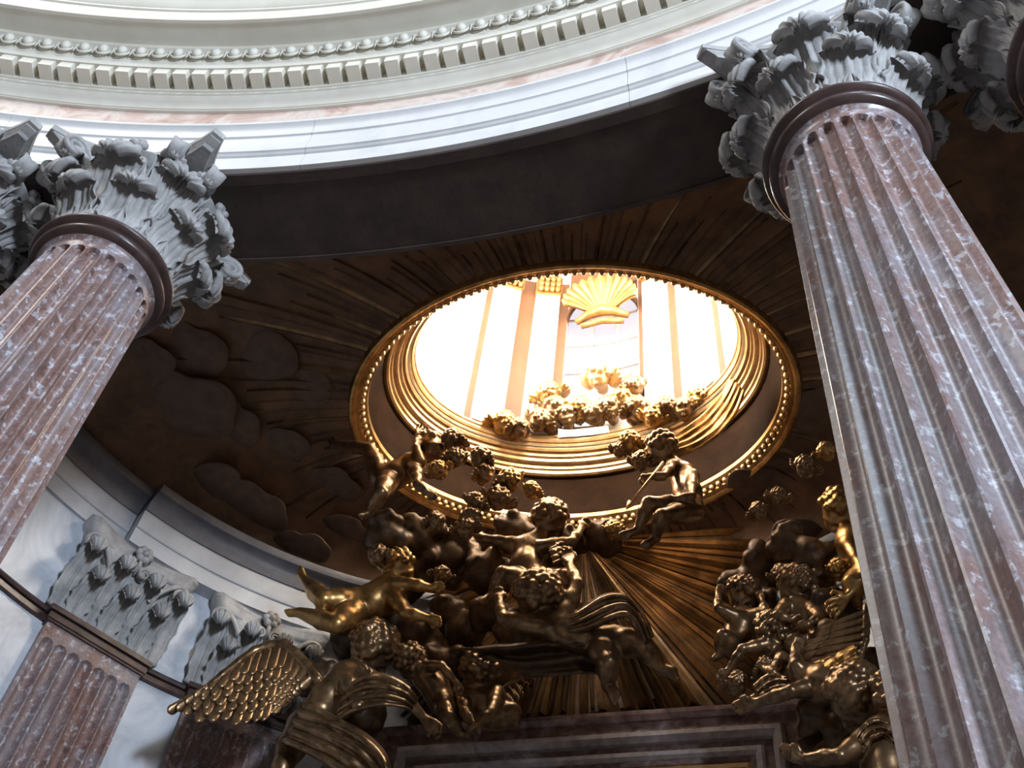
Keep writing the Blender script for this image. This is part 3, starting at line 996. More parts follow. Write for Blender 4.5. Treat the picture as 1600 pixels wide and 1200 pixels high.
def sculpt_head(c, o, R, f, u, rng, curls=46, hair=1.0):
    """face looking along f, crown along u: skull, cheeks, brow, eyes, nose, mouth, chin, ears, curly hair"""
    f = unit(f); u = unit(u - f * (np.asarray(u) @ f)); r = np.cross(f, u)
    P = lambda a, b_, d: o + R * (a * r + b_ * u + d * f)
    c.ball(P(0, .10, -.12), .90 * R, .2 * R)
    c.ball(P(0, -.22, .22), .70 * R, .25 * R)
    for s in (-1, 1):
        c.ball(P(.36 * s, -.34, .50), .30 * R, .2 * R)
        c.cap(P(.12 * s, .16, .84), P(.46 * s, .13, .68), .10 * R, .09 * R, .12 * R)
        c.ball(P(.86 * s, -.08, -.02), .17 * R, .1 * R)
    c.ball(P(0, -.76, .46), .22 * R, .2 * R)
    for s in (-1, 1):
        c.cut(P(.31 * s, -.01, .95), P(.33 * s, -.01, .95), .13 * R, .08 * R)
        c.ball(P(.31 * s, -.02, .76), .13 * R, .02 * R)
    c.cap(P(0, .06, .86), P(0, -.24, 1.02), .08 * R, .13 * R, .1 * R)
    for s in (-1, 1): c.ball(P(.10 * s, -.27, .93), .075 * R, .06 * R)
    c.cap(P(-.17, -.47, .86), P(.17, -.47, .86), .07 * R, .07 * R, .06 * R)
    c.cap(P(-.13, -.58, .82), P(.13, -.58, .82), .075 * R, .075 * R, .06 * R)
    c.cut(P(-.2, -.525, .95), P(.2, -.525, .95), .035 * R, .03 * R)
    for i in range(curls):
        y = 1 - 1.25 * (i + .5) / curls; a = i * 2.39996
        d = np.array([math.sqrt(max(0, 1 - y * y)) * math.cos(a), y, math.sqrt(max(0, 1 - y * y)) * math.sin(a)])
        if d[2] > .45 and d[1] < .58: continue
        if d[2] > .15 and d[1] < .0: continue
        rr = rng.uniform(.16, .27) * hair
        q = P(d[0] * .93, .12 + d[1] * .93, -.1 + d[2] * .9)
        c.ball(q, rr * R, .06 * R)
        t = unit(np.cross(d, [rng.uniform(-1, 1), rng.uniform(-1, 1), rng.uniform(-1, 1)]))
        q2 = q + R * .22 * (t[0] * r + t[1] * u + t[2] * f)
        c.cap(q, q2, rr * .7 * R, rr * .45 * R, .04 * R)
    return c


def sculpt_hand(c, w, tip, R, rng, spread=0.9, curl=0.5, towards=None):
    """palm, four fingers of unequal length and a thumb from the side of the palm"""
    d = unit(tip - w); L = np.linalg.norm(tip - w)
    side = unit(np.cross(d, CF)); nr = np.cross(d, side) if towards is None else unit(towards)
    palm = w + d * L * .45
    for s in (-.5, 0, .5): c.cap(w, palm + side * s * .30 * L, .17 * R, .15 * R, .06 * R)
    for i, (s, ln) in enumerate(((-.55, .86), (-.2, 1.0), (.16, .95), (.5, .74))):
        a = palm + side * s * .36 * L
        k1 = a + (d + side * s * .35 * spread) * L * .30 * ln
        k2 = k1 + unit(d + side * s * .3 * spread + nr * curl) * L * .22 * ln
        k3 = k2 + unit(d * .6 + nr * curl * 1.6) * L * .16 * ln
        c.chain([(a, .095 * R), (k1, .085 * R), (k2, .075 * R), (k3, .06 * R)], .025 * R)
    b0 = w + d * L * .18 - side * .16 * L
    c.chain([(b0, .11 * R), (b0 - side * .22 * L + d * .18 * L, .09 * R), (b0 - side * .24 * L + d * .38 * L + nr * .1 * L, .07 * R)], .03 * R)
    return c


def sculpt_foot(c, ank, toe, R):
    d = unit(toe - ank); L = np.linalg.norm(toe - ank)
    side = unit(np.cross(d, CF))
    c.ball(ank - d * .1 * L, .22 * R, .1 * R)
    for s in (-1, 0, 1): c.cap(ank, ank + d * .72 * L + side * s * .13 * L, .2 * R, .14 * R, .1 * R)
    for i, s in enumerate((-1.1, -.5, .05, .55, 1.0)):
        a = ank + d * .74 * L + side * s * .16 * L
        c.cap(a, a + d * (.26 - .035 * i) * L, (.11 - .01 * i) * R, (.085 - .008 * i) * R, .03 * R)
    return c


DY = 0.0                                          # depth shift for the figure being built


def bp(j): return at(j[0], j[1], j[2] + DY)


def figure(name, spec, mat, label, cat='putto', group=None, seed=1, cell=None):
    """spec gives joints as (picture x, picture y, depth Y) and the head radius in metres"""
    rng = random.Random(seed)
    R = spec['R']; c = Clay()
    base = bp(spec['spine'][-1])
    g = lambda j: bp(j) - base
    fat = spec.get('fat', 1.0)
    sp = [g(j) for j in spec['spine']]           # neck, chest, belly, hip
    rad = spec.get('rad', (.42, .78, .82, .80))
    c.chain([(p, q * R * fat) for p, q in zip(sp, rad)], .25 * R)
    if 'head' in spec:
        h = g(spec['head'])
        c.cap(h - unit(h - sp[0]) * .3 * R, sp[0], .45 * R, .42 * R, .2 * R)
        sculpt_head(c, h, R, pdir(*spec.get('face', (0, .3, -1))), pdir(*spec.get('crown', (0, -1, -.2))), rng, spec.get('curls', 46), spec.get('hair', 1.0))
    for arm in spec.get('arms', ()):
        p = [g(j) for j in arm]
        c.chain([(p[0], .36 * R * fat), ((p[0] + p[1]) / 2, .33 * R * fat), (p[1], .25 * R * fat)], .15 * R)
        c.chain([(p[1], .25 * R * fat), (p[1] * .6 + p[2] * .4, .27 * R * fat), (p[2], .17 * R * fat)], .1 * R)
        c.cap(p[0], sp[1], .4 * R * fat, .5 * R * fat, .25 * R)
        if len(p) > 3: sculpt_hand(c, p[2], p[3], R, rng, spec.get('spread', .9), spec.get('curl', .5))
    for leg in spec.get('legs', ()):
        p = [g(j) for j in leg]
        c.cap(p[0], sp[-1], .55 * R * fat, .6 * R * fat, .3 * R)
        c.chain([(p[0], .60 * R * fat), ((p[0] + p[1]) / 2, .58 * R * fat), (p[1], .40 * R * fat)], .2 * R)
        c.chain([(p[1], .40 * R * fat), (p[1] * .62 + p[2] * .38, .42 * R * fat), (p[2], .23 * R * fat)], .12 * R)
        if len(p) > 3: sculpt_foot(c, p[2], p[3], R)
    t = empty(name, base)
    tag(t, label, cat, group)
    link('body', c.mesh('body', mat, cell or R / 14.0), t)
    return t, base


def feather_mesh(L, W, mat):
    """a broad rounded feather with a raised shaft"""
    n, m = 9, 5
    P = np.zeros((n, m, 3)); Q = np.zeros((n, m, 3))
    for i in range(n):
        t = i / (n - 1); w = W * math.sqrt(max(0.02, 1 - max(0, (t - .7) / .3) ** 2)) * (.75 + .25 * t)
        for j in range(m):
            u = j / (m - 1) * 2 - 1
            z = .10 * W * (1 - u * u) + (.12 * W if j == 2 else 0)
            P[i, j] = (t * L, u * w, z + .18 * L * t * t * .3); Q[i, j] = (t * L, u * w, z - .14 * W + .18 * L * t * t * .3)
    v1, f1 = grid_mesh(P); v2, f2 = grid_mesh(Q); k = n * m
    F = list(f1) + [tuple(k + a for a in q[::-1]) for q in f2]
    rim = [i * m for i in range(n)] + [(n - 1) * m + j for j in range(1, m)] + [i * m + m - 1 for i in range(n - 2, -1, -1)] + [j for j in range(m - 2, 0, -1)]
    for a, b_ in zip(rim, rim[1:] + rim[:1]): F.append((b_, a, k + a, k + b_))
    return mesh('feather', np.concatenate([v1, v2]), F, mat, True)


def frame_matrix(o, x, z):
    x = unit(x); z = unit(z - x * (np.asarray(z) @ x)); y = np.cross(z, x)
    m = Matrix.Identity(4)
    for i in range(3): m[i][0], m[i][1], m[i][2], m[i][3] = x[i], y[i], z[i], o[i]
    return m


_fe = {}


def add_wing(t, base, arm, tips, rows=4, n=9, mat=None, name='wing', W=None, face=None):
    """arm: picture points along the wing's bony leading edge; tips: picture points along the trailing edge; feathers lie in overlapping rows"""
    mat = mat or M['bronze']
    A = np.array([bp(j) - base for j in arm]); B = np.array([bp(j) - base for j in tips])
    def along(P, q):
        x = np.linspace(0, 1, len(P)); return np.array([np.interp(q, x, P[:, i]) for i in range(3)])
    c = Clay()
    k = np.linalg.norm(A[0] - A[-1]) * .05
    c.chain([(along(A, q), k * (1.25 - .5 * q)) for q in np.linspace(0, 1, 9)], k * .4)
    w = link(name, c.mesh('wing', mat, k / 3.0), t)
    nrm = -CF if face is None else face
    for r in range(rows):
        for i in range(n):
            q = (i + .5 + .25 * (r % 2)) / n
            a = along(A, min(1, q)); e = along(B, min(1, q))
            full = np.linalg.norm(e - a)
            s0 = .02 + .78 * r / rows
            Lf = full * (1.25 / rows + .12)
            if r == rows - 1: Lf = full * (1 - s0)
            if Lf < 1e-3: continue
            wd = W or .58 * max(np.linalg.norm(A[-1] - A[0]), np.linalg.norm(B[-1] - B[0])) / n
            key = (round(Lf, 1), round(wd, 2), mat.name)
            if key not in _fe: _fe[key] = feather_mesh(max(.08, key[0]), key[1], mat)
            m = frame_matrix(a + (e - a) * s0 + nrm * (.05 - .012 * r) , e - a, nrm)
            link('feather', _fe[key], w, m)
    return w


def drape(name, t, base, edge_a, edge_b, mat, folds=5, amp=0.05, n=40, m=14, thick=0.035, seed=0):
    """a folded cloth stretched between two picture-space guide curves with depth"""
    A = np.array([bp(j) - base for j in edge_a]); B = np.array([bp(j) - base for j in edge_b])
    def cur(P, q):
        x = np.linspace(0, 1, len(P))
        # smooth interpolation
        from numpy import polyfit, polyval
        k = min(3, len(P) - 1)
        return np.array([polyval(polyfit(x, P[:, i], k), q) for i in range(3)])
    rng = random.Random(seed)
    ph = [rng.uniform(0, 6) for _ in range(3)]
    P = np.zeros((n, m, 3))
    for i in range(n):
        q = i / (n - 1); a, b_ = cur(A, q), cur(B, q)
        for j in range(m):
            s = j / (m - 1)
            off = amp * (math.sin(s * folds * 2 * math.pi + ph[0] + q * 2.2) + .4 * math.sin(q * 9 + ph[1] + s * 4)) + .25 * amp * math.sin(q * 23 + ph[2])
            P[i, j] = a + (b_ - a) * s - CF * off + CU * off * .4
    du = np.gradient(P, axis=0); dv = np.gradient(P, axis=1); N = np.cross(du, dv); N /= np.linalg.norm(N, axis=2)[:, :, None] + 1e-9
    Q = P + N * thick
    v1, f1 = grid_mesh(P); v2, f2 = grid_mesh(Q); k = n * m
    F = [q[::-1] for q in f1] + [tuple(k + a for a in q) for q in f2]
    rim = [i * m for i in range(n)] + [(n - 1) * m + j for j in range(1, m)] + [i * m + m - 1 for i in range(n - 2, -1, -1)] + [j for j in range(m - 2, 0, -1)]
    for a, b_ in zip(rim, rim[1:] + rim[:1]): F.append((a, b_, k + b_, k + a))
    return link(name, mesh(name, np.concatenate([v1, v2]), F, mat, True), t)


# cherub heads: three sculpted heads, placed many times with their own wings
def cherub_head_mesh(seed):
    c = Clay(); rng = random.Random(seed)
    sculpt_head(c, np.zeros(3), 1.0, np.array([0, -1.0, 0]), np.array([0, 0, 1.0]), rng, 44, 1.05 + .1 * (seed % 3))
    c.cap((0, .1, -.6), (0, .15, -1.05), .5, .5, .2)
    return c


heads = {}
for mk in ('gold', 'bronze', 'gold_bright'):
    heads[mk] = []
_base_heads = [cherub_head_mesh(s).mesh('head', M['bronze'], 1 / 11.0) for s in (3, 8, 14)]
for mk in heads:
    for h in _base_heads:
        if mk == 'bronze': heads[mk].append(h)
        else:
            k = h.copy(); k.materials[0] = M[mk]; heads[mk].append(k)


def cherub_wing_mesh(mat):
    c = Clay()
    for i in range(6):
        a = math.radians(48 - 19 * i); L = 1.30 - .11 * i
        c.chain([((.60, .22, -.50), .20), ((.62 + .6 * L * math.cos(a), .14, -.5 + .6 * L * math.sin(a)), .21), ((.62 + L * math.cos(a), .26, -.5 + L * math.sin(a)), .15)], .03)
    return c.mesh('wing', mat, 1 / 10.0)


_cw = {mk: cherub_wing_mesh(M[mk]) for mk in ('bronze', 'gold', 'gold_bright')}


def cherub(px, py, Y, rpx, face, roll, label, group, mk='bronze', wings=True, var=0):
    p = at(px, py, Y)
    s = rpx * np.linalg.norm(p - CAM) / FOC
    f = pdir(*face)
    up = pdir(math.sin(math.radians(roll)), -math.cos(math.radians(roll)), -.15)
    y = -f; z = unit(up - y * (up @ y)); x = np.cross(y, z)
    t = empty('cherub_head', p)
    m = Matrix.Identity(4)
    for i in range(3): m[i][0], m[i][1], m[i][2], m[i][3] = x[i] * s, y[i] * s, z[i] * s, p[i]
    t.matrix_world = m
    tag(t, label, 'cherub head', group)
    link('head', heads[mk][var % 3], t)
    if wings:
        link('wing', _cw[mk], t)
        link('wing', _cw[mk], t, Matrix.Scale(-1, 4, (1, 0, 0)))
    return t
# ------------------------------------------------------------------ altar frame, gilded sunburst, clouds, shell
FX0, FX1, FZ, FY = -2.47, 2.50, 9.52, 10.40


def fr_rect(name, inset0, inset1, y, mat, parent, prof=None):
    """one mitred border of the picture frame: a moulded strip along the top and both sides"""
    prof = prof or [(0, 0.0), (0, -.06), (.25, -.10), (.5, -.085), (.75, -.05), (1, -.045), (1, 0.0)]
    pts = []
    x0, x1, z1 = FX0, FX1, FZ
    rows = []
    for (x, z, sx, sz) in ((x0, 3.0, 1, 0), (x0, z1, 1, -1), (x1, z1, -1, -1), (x1, 3.0, -1, 0)):
        rows.append([(x + sx * (inset0 + (inset1 - inset0) * q), y + d, z + sz * (inset0 + (inset1 - inset0) * q)) for q, d in prof])
    v, f = grid_mesh(np.array(rows), False, True)
    n = len(prof); f.append(tuple(range(n))[::-1]); f.append(tuple(3 * n + k for k in range(n)))
    o = link(name, mesh(name, v, f, mat, True), parent); edge_split(o, 25); return o


fr = empty('altarpiece_frame', (0, 0, 0))
tag(fr, 'brown marble picture frame with stepped mouldings at the bottom of the view', 'picture frame')
b = MB(); b.box((FX0 + .05, FY + .02, 3.0), (FX1 - .05, FY + .32, FZ - .02)); link('backing', b.mesh('backing', M['frame_marble']), fr)
fr_rect('outer_moulding', -.02, .10, FY, M['frame_marble'], fr, [(0, 0.0), (0, -.12), (.2, -.16), (.6, -.15), (1, -.10), (1, 0.0)])
fr_rect('flat_border', .10, .26, FY, M['frame_marble'], fr, [(0, 0), (0, -.06), (1, -.06), (1, 0)])
fr_rect('middle_moulding', .26, .40, FY, M['frame_pale'], fr, [(0, 0), (0, -.10), (.3, -.17), (.7, -.17), (1, -.10), (1, 0)])
fr_rect('inner_border', .40, .50, FY, M['frame_marble'], fr, [(0, 0), (0, -.03), (1, -.03), (1, 0)])
fr_rect('bead_moulding', .50, .60, FY, M['frame_pale'], fr, [(0, 0), (0, -.08), (.35, -.12), (.75, -.11), (1, -.06), (1, 0)])
fr_rect('inner_fillet', .60, .66, FY, M['frame_marble'], fr, [(0, 0), (0, -.05), (1, -.045), (1, 0)])
fr_rect('gilt_slip', .66, .72, FY, M['gold_bright'], fr, [(0, 0), (0, -.03), (.5, -.05), (1, -.02), (1, 0)])
for s, x in ((1, FX0), (-1, FX1)):      # ears at the upper corners
    b = MB(); b.box((min(x - s * .13, x + s * .12), FY - .11, 8.55), (max(x - s * .13, x + s * .12), FY + .28, FZ + .02)); o = link('corner_ear', b.mesh('corner_ear', M['frame_marble']), fr)
    b = MB(); b.box((min(x - s * .09, x + s * .05), FY - .14, 8.62), (max(x - s * .09, x + s * .05), FY - .10, FZ - .06)); link('ear_panel', b.mesh('ear_panel', M['frame_pale']), o)
b = MB(); b.box((FX0 + .71, FY - .004, 3.0), (FX1 - .71, FY + .018, FZ - .71))
pt = tag(link('painting', b.mesh('painting', M['painting'])), 'blue-grey altar painting, only its upper edge inside the frame', 'painting')
# altar wall that carries the frame, hidden behind it
b = MB(); b.box((-2.2, FY + .33, 0), (2.2, 11.0, 9.3)); o = tag(link('wall_altar', b.mesh('wall_altar', M['wall'])), 'grey marble panel wall carrying the altar frame', 'wall', kind='structure')

# sunburst of gilded rays above the frame
sb = empty('gilded_sunburst', (0, 0, 0))
tag(sb, 'gilded fan of straight rays spreading down from the oculus to the frame', 'sunburst')
SO = np.array([-0.15, 10.60, 12.72])
rng = random.Random(11)
NRAY = 96
for i in range(NRAY):
    a = math.radians(-88 + 176 * (i + rng.uniform(-.25, .25)) / (NRAY - 1))
    dx, dz = math.sin(a), -math.cos(a)
    Lmax = 9.0
    if dz < -1e-3: Lmax = min(Lmax, (12.72 - 9.56) / -dz)
    # stop at the apse wall
    L = Lmax * (rng.uniform(.90, 1.0) if abs(a) < .95 else rng.uniform(.55, .9))
    t = 0.3
    while t < L:
        x = SO[0] + dx * t
        if 10.62 > EY + (EB - .52) * math.sqrt(max(0, 1 - (x / (EA - .52)) ** 2)) + .28: break
        t += .05
    L = min(L, t)
    h = rng.uniform(.02, .16)
    d = np.array([dx, 0, dz]); s = np.array([dz, 0, -dx]); y = np.array([0, -1.0, 0])
    base = SO + d * .25
    end = SO + d * L
    w0, w1 = .25 * math.radians(1.0), L * rng.uniform(.009, .021)
    jog = rng.uniform(-.03, .03)
    vv = [base - s * w0, base + y * h * .4, base + s * w0, end - s * w1, end + y * h + s * jog * .2, end + s * w1]
    ff = [(0, 1, 4, 3), (1, 2, 5, 4), (2, 0, 3, 5), (0, 2, 1), (3, 4, 5)]
    link('ray', mesh('ray', vv, ff, M['ray']), sb)
b = MB()
pts = [(SO[0] + r * math.sin(a), SO[2] - r * math.cos(a)) for a, r in [(math.radians(q), min(2.9 + 0.0 * abs(q), 3.12 / max(.2, math.cos(math.radians(q))))) for q in range(-80, 81, 10)]]
vv = [(x, 10.64, max(9.6, z)) for x, z in pts] + [(x, 10.74, max(9.6, z)) for x, z in pts]
n = len(pts)
ff = [tuple(range(n)), tuple(range(2 * n - 1, n - 1, -1))] + [(i, i + n, (i + 1) % n + n, (i + 1) % n) for i in range(n)]
link('backing', mesh('backing', vv, ff, M['vault']), sb)

# stucco clouds in relief on the vault
def cloud_mesh(seed):
    c = Clay(); rg = random.Random(seed)
    c.cap((-.3, 0, 0), (.3, 0, 0), .62, .62, .2)
    for k in range(7):
        a = 2 * math.pi * k / 7 + rg.uniform(-.3, .3)
        c.ball((.62 * math.cos(a), .45 * math.sin(a), rg.uniform(-.1, .15)), rg.uniform(.28, .46), .12)
    return c.mesh('cloud', M['cloud'], .07)


cl_me = [cloud_mesh(s) for s in (1, 2, 3)]
for i, (px, py, rpx, fl) in enumerate(((283, 640, 84, .35), (395, 800, 62, .35), (405, 560, 62, .3), (300, 545, 58, .3), (335, 760, 50, .4), (470, 860, 46, .4), (230, 570, 50, .3), (440, 700, 44, .3), (540, 830, 40, .45), (1290, 640, 55, .3), (1180, 760, 44, .4), (1240, 850, 52, .4), (600, 860, 40, .45), (360, 660, 52, .3), (480, 610, 46, .25), (520, 760, 44, .35))):
    p = vault_hit(px, py); s = rpx / 0.95 * np.linalg.norm(p - CAM) / FOC
    m = Matrix.Translation(p) @ Matrix.Rotation(i * 1.3, 4, 'Z') @ Matrix.Diagonal((s, s, s * fl * .65, 1))
    link('cloud', cl_me[i % 3], ceil_o, m)

# scallop shell over the lantern's back window
def shell_mesh():
    na, nr, ribs = 111, 16, 13
    P = np.zeros((na, nr, 3)); Q = np.zeros((na, nr, 3))
    for i in range(na):
        q = i / (na - 1); a = math.radians(-98 + 196 * q)
        wave = abs(math.sin(q * ribs * math.pi))
        for j in range(nr):
            p = .08 + .92 * j / (nr - 1)
            rr = p * (1 - .05 * (1 - wave) * p)
            x = .60 * rr * math.sin(a); z = .22 + .62 * rr * math.cos(a)
            y = -.36 * math.sin(p * 1.35) ** 1.3 - .05 * p * wave
            P[i, j] = (x, y, z); Q[i, j] = (x, y + .05, z)
    v1, f1 = grid_mesh(P); v2, f2 = grid_mesh(Q); n = na * nr
    mb = MB(); mb.add(v1, f1); mb.add(v2, [t[::-1] for t in f2])
    rim = [i * nr + nr - 1 for i in range(na)]
    mb.f += [(a, b_, n + b_, n + a) for a, b_ in zip(rim[:-1], rim[1:])]
    mb.f += [(j, j + 1, n + j + 1, n + j) for j in range(nr - 1)]; k = (na - 1) * nr
    mb.f += [(k + j, k + j + 1, n + k + j + 1, n + k + j) for j in range(nr - 1)]
    mb.tube([(-.42, -.05, .02), (-.2, -.12, .10), (0, -.15, .13), (.2, -.12, .10), (.42, -.05, .02)], [.05, .08, .10, .08, .05], 9)
    mb.tube([(-.34, -.02, -.06), (0, -.06, -.03), (.34, -.02, -.06)], [.05, .06, .05], 8)
    return mb.mesh('shell', M['shell'], True)


sh = empty('scallop_shell', (0.17, OY + OB - .06, 17.30))
tag(sh, 'gilded scallop shell over the lantern window', 'shell')
link('shell_ribs', shell_mesh(), sh, Matrix.Scale(1.08, 4))
b = MB(); b.tube([(.56 * math.cos(a) * 1.18, .05, .15 + .95 * math.sin(a)) for a in np.linspace(0, math.pi, 21)], .05, 8); link('arch_moulding', b.mesh('arch_moulding', M['lantern_ochre'], True), sh)

# heaped stucco clouds that carry the figures
def cloud_bank(pts, label, seed):
    rg = random.Random(seed); c = Clay()
    base = at(*pts[0][:3])
    for (px, py, Y, r) in pts:
        p = at(px, py, Y); R = r * np.linalg.norm(p - CAM) / FOC
        c.ball(p - base, R * .72, .1)
        for k in range(24):
            a = rg.uniform(0, 6.28); e = rg.uniform(-.4, .9)
            c.ball(p - base + R * rg.uniform(.5, .85) * (CR * math.cos(a) + CU * math.sin(a) - CF * e * .5), R * rg.uniform(.15, .36), .04)
    t = empty('stucco_cloud', base); tag(t, label, 'cloud', 'heaped stucco clouds behind the figures')
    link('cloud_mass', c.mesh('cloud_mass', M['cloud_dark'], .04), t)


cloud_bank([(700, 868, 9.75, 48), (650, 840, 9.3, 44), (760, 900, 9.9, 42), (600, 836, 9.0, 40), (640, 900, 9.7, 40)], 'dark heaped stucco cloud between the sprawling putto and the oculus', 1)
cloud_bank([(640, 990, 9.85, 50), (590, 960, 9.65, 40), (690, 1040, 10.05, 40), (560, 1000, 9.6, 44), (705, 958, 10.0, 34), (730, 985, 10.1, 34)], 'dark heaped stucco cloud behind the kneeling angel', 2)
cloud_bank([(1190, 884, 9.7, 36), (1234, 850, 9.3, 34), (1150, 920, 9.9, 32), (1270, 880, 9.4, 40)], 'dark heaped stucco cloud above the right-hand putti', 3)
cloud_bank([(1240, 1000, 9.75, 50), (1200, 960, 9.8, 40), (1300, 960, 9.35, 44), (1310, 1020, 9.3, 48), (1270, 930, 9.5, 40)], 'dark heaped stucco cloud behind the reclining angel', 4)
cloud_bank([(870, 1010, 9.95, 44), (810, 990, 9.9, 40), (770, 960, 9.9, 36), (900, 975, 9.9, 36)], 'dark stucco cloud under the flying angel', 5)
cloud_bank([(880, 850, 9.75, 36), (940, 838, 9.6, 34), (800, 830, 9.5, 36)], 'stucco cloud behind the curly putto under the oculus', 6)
cloud_bank([(1300, 1120, 9.75, 50), (1330, 1170, 9.6, 50), (1360, 1060, 9.3, 44), (1290, 1190, 9.9, 44)], 'added dark cloud covering the pale wall between the frame and the broad column', 7)  # added to darken the pale wall right of the frame
cloud_bank([(560, 1120, 9.95, 44), (540, 1170, 9.8, 44), (575, 1200, 9.9, 44), (500, 1060, 9.5, 36)], 'added dark cloud covering the pale wall left of the frame', 8)  # added likewise, hides pale wall left of the frame
# ------------------------------------------------------------------ gilded figures
G1 = 'gilded putti and angels of the altar glory'
BR = M['bronze']
B1 = M['gold']

# putto kicking a leg out beside the oculus, upper left
t, bs = figure('putto', dict(R=.215, head=(672, 702, 8.45), face=(.5, -.2, -.6), crown=(.35, -1, -.1),
    spine=[(658, 716, 8.45), (640, 728, 8.4), (618, 742, 8.4), (600, 748, 8.42)],
    arms=[[(655, 722, 8.3), (650, 700, 8.2), (652, 683, 8.3), (660, 668, 8.35)], [(650, 738, 8.25), (652, 756, 8.2), (668, 770, 8.3), (682, 778, 8.35)]],
    legs=[[(592, 742, 8.35), (577, 702, 8.2), (520, 694, 8.4), (512, 668, 8.4)], [(606, 752, 8.3), (596, 770, 8.1), (578, 800, 8.35), (562, 808, 8.3)]]), BR,
    'gilded putto kicking one leg out to the left beside the oculus rim', 'putto', G1, 21)

# putto with an arrow, right of the oculus
t, bs = figure('putto', dict(R=.21, head=(1034, 702, 8.8), face=(-.5, .5, -.5), crown=(-.2, -1, -.3),
    spine=[(1050, 722, 8.85), (1066, 742, 8.85), (1074, 770, 8.85), (1078, 794, 8.85)],
    arms=[[(1052, 728, 8.7), (1036, 744, 8.55), (1014, 744, 8.55), (1000, 756, 8.55)], [(1082, 744, 8.75), (1080, 776, 8.55), (1054, 780, 8.55), (1040, 780, 8.55)]],
    legs=[[(1066, 796, 8.75), (1014, 786, 8.5), (996, 828, 8.65), (970, 840, 8.6)], [(1084, 800, 8.75), (1034, 806, 8.5), (1024, 842, 8.7), (1004, 856, 8.65)]]), BR,
    'gilded putto holding an arrow, seated at the right of the oculus rim', 'putto', G1, 22)
b = MB(); a0, a1 = at(1036, 722, 8.5), at(978, 796, 8.5)
b.tube([a0, a0 * .12 + a1 * .88], .018, 7); b.tube([a0 * .13 + a1 * .87, a1], [.05, .004], 7)
tag(link('arrow', b.mesh('arrow', M['gold_bright'], True)), 'slim gilded arrow in the hand of the seated putto', 'arrow')

# curly putto with outstretched arm in the middle
t, bs = figure('putto', dict(R=.235, head=(860, 812, 9.35), face=(.3, .6, -.6), crown=(0, -1, -.3),
    spine=[(846, 836, 9.4), (824, 858, 9.4), (822, 884, 9.4), (836, 906, 9.45)],
    arms=[[(800, 850, 9.3), (758, 842, 9.2), (734, 828, 9.3), (716, 820, 9.3)], [(866, 852, 9.25), (894, 846, 9.15), (908, 826, 9.2), (916, 812, 9.2)]],
    legs=[[(820, 910, 9.4), (786, 896, 9.2), (768, 930, 9.4), (752, 944, 9.35)], [(850, 912, 9.4), (880, 900, 9.25), (898, 930, 9.4), (904, 950, 9.35)]]), BR,
    'curly gilded putto with an outstretched arm below the middle of the oculus', 'putto', G1, 23)
drape('drapery', t, bs, [(884, 852, 9.2), (872, 850, 9.15), (858, 858, 9.1)], [(902, 872, 9.2), (884, 874, 9.15), (866, 884, 9.1)], BR, 3, .03, seed=2)

DY = -0.4
# flying angel with the big curly head, drapery arching over its back
t, bs = figure('flying_angel', dict(R=.29, fat=.92, head=(842, 934, 9.35), face=(-.2, .8, -.5), crown=(0, -1, -.5), curls=70, hair=.9,
    spine=[(856, 966, 9.4), (880, 984, 9.4), (908, 998, 9.45), (938, 1006, 9.5)], rad=(.40, .72, .66, .62),
    arms=[[(808, 972, 9.3), (786, 966, 9.15), (780, 940, 9.2), (778, 922, 9.2)], [(884, 958, 9.3), (903, 912, 9.25), (890, 882, 9.35), (884, 864, 9.4)]],
    legs=[[(936, 1008, 9.5), (950, 1036, 9.35), (950, 1072, 9.6), (966, 1092, 9.5)], [(962, 1000, 9.5), (1006, 1010, 9.4), (1034, 1044, 9.6), (1060, 1054, 9.55)]]), BR,
    'flying gilded angel with a large curly head and dangling legs above the frame', 'angel', G1, 24)
drape('drapery', t, bs, [(868, 968, 9.3), (912, 948, 9.2), (952, 918, 9.2), (986, 938, 9.2), (1018, 992, 9.3)], [(884, 988, 9.3), (928, 986, 9.2), (962, 962, 9.15), (986, 974, 9.2), (1008, 1008, 9.3)], BR, 3, .05, seed=5)
drape('drapery', t, bs, [(720, 1008, 9.7), (800, 1004, 9.5), (880, 1000, 9.4), (930, 1016, 9.5)], [(780, 1034, 9.7), (830, 1052, 9.55), (890, 1050, 9.5), (932, 1050, 9.55)], M['cloud_dark'], 2, .10, seed=6)

DY = 0.0
# plump putto lying across the apse moulding, left
t, bs = figure('putto', dict(R=.225, fat=1.25, head=(622, 888, 9.2), face=(.8, .3, -.5), crown=(.2, -1, -.2),
    spine=[(610, 908, 9.2), (602, 928, 9.2), (582, 942, 9.2), (560, 948, 9.2)],
    arms=[[(612, 914, 9.1), (642, 912, 9.0), (672, 919, 9.05), (694, 914, 9.05)], [(620, 936, 9.1), (634, 958, 9.0), (668, 966, 9.05), (692, 972, 9.05)]],
    legs=[[(552, 940, 9.1), (506, 938, 8.85), (478, 908, 9.0), (466, 890, 9.0)], [(552, 958, 9.1), (526, 976, 8.9), (468, 957, 9.0), (446, 958, 8.95)]]), B1,
    'plump gilded putto sprawling with spread legs over the grey apse moulding', 'putto', G1, 25)

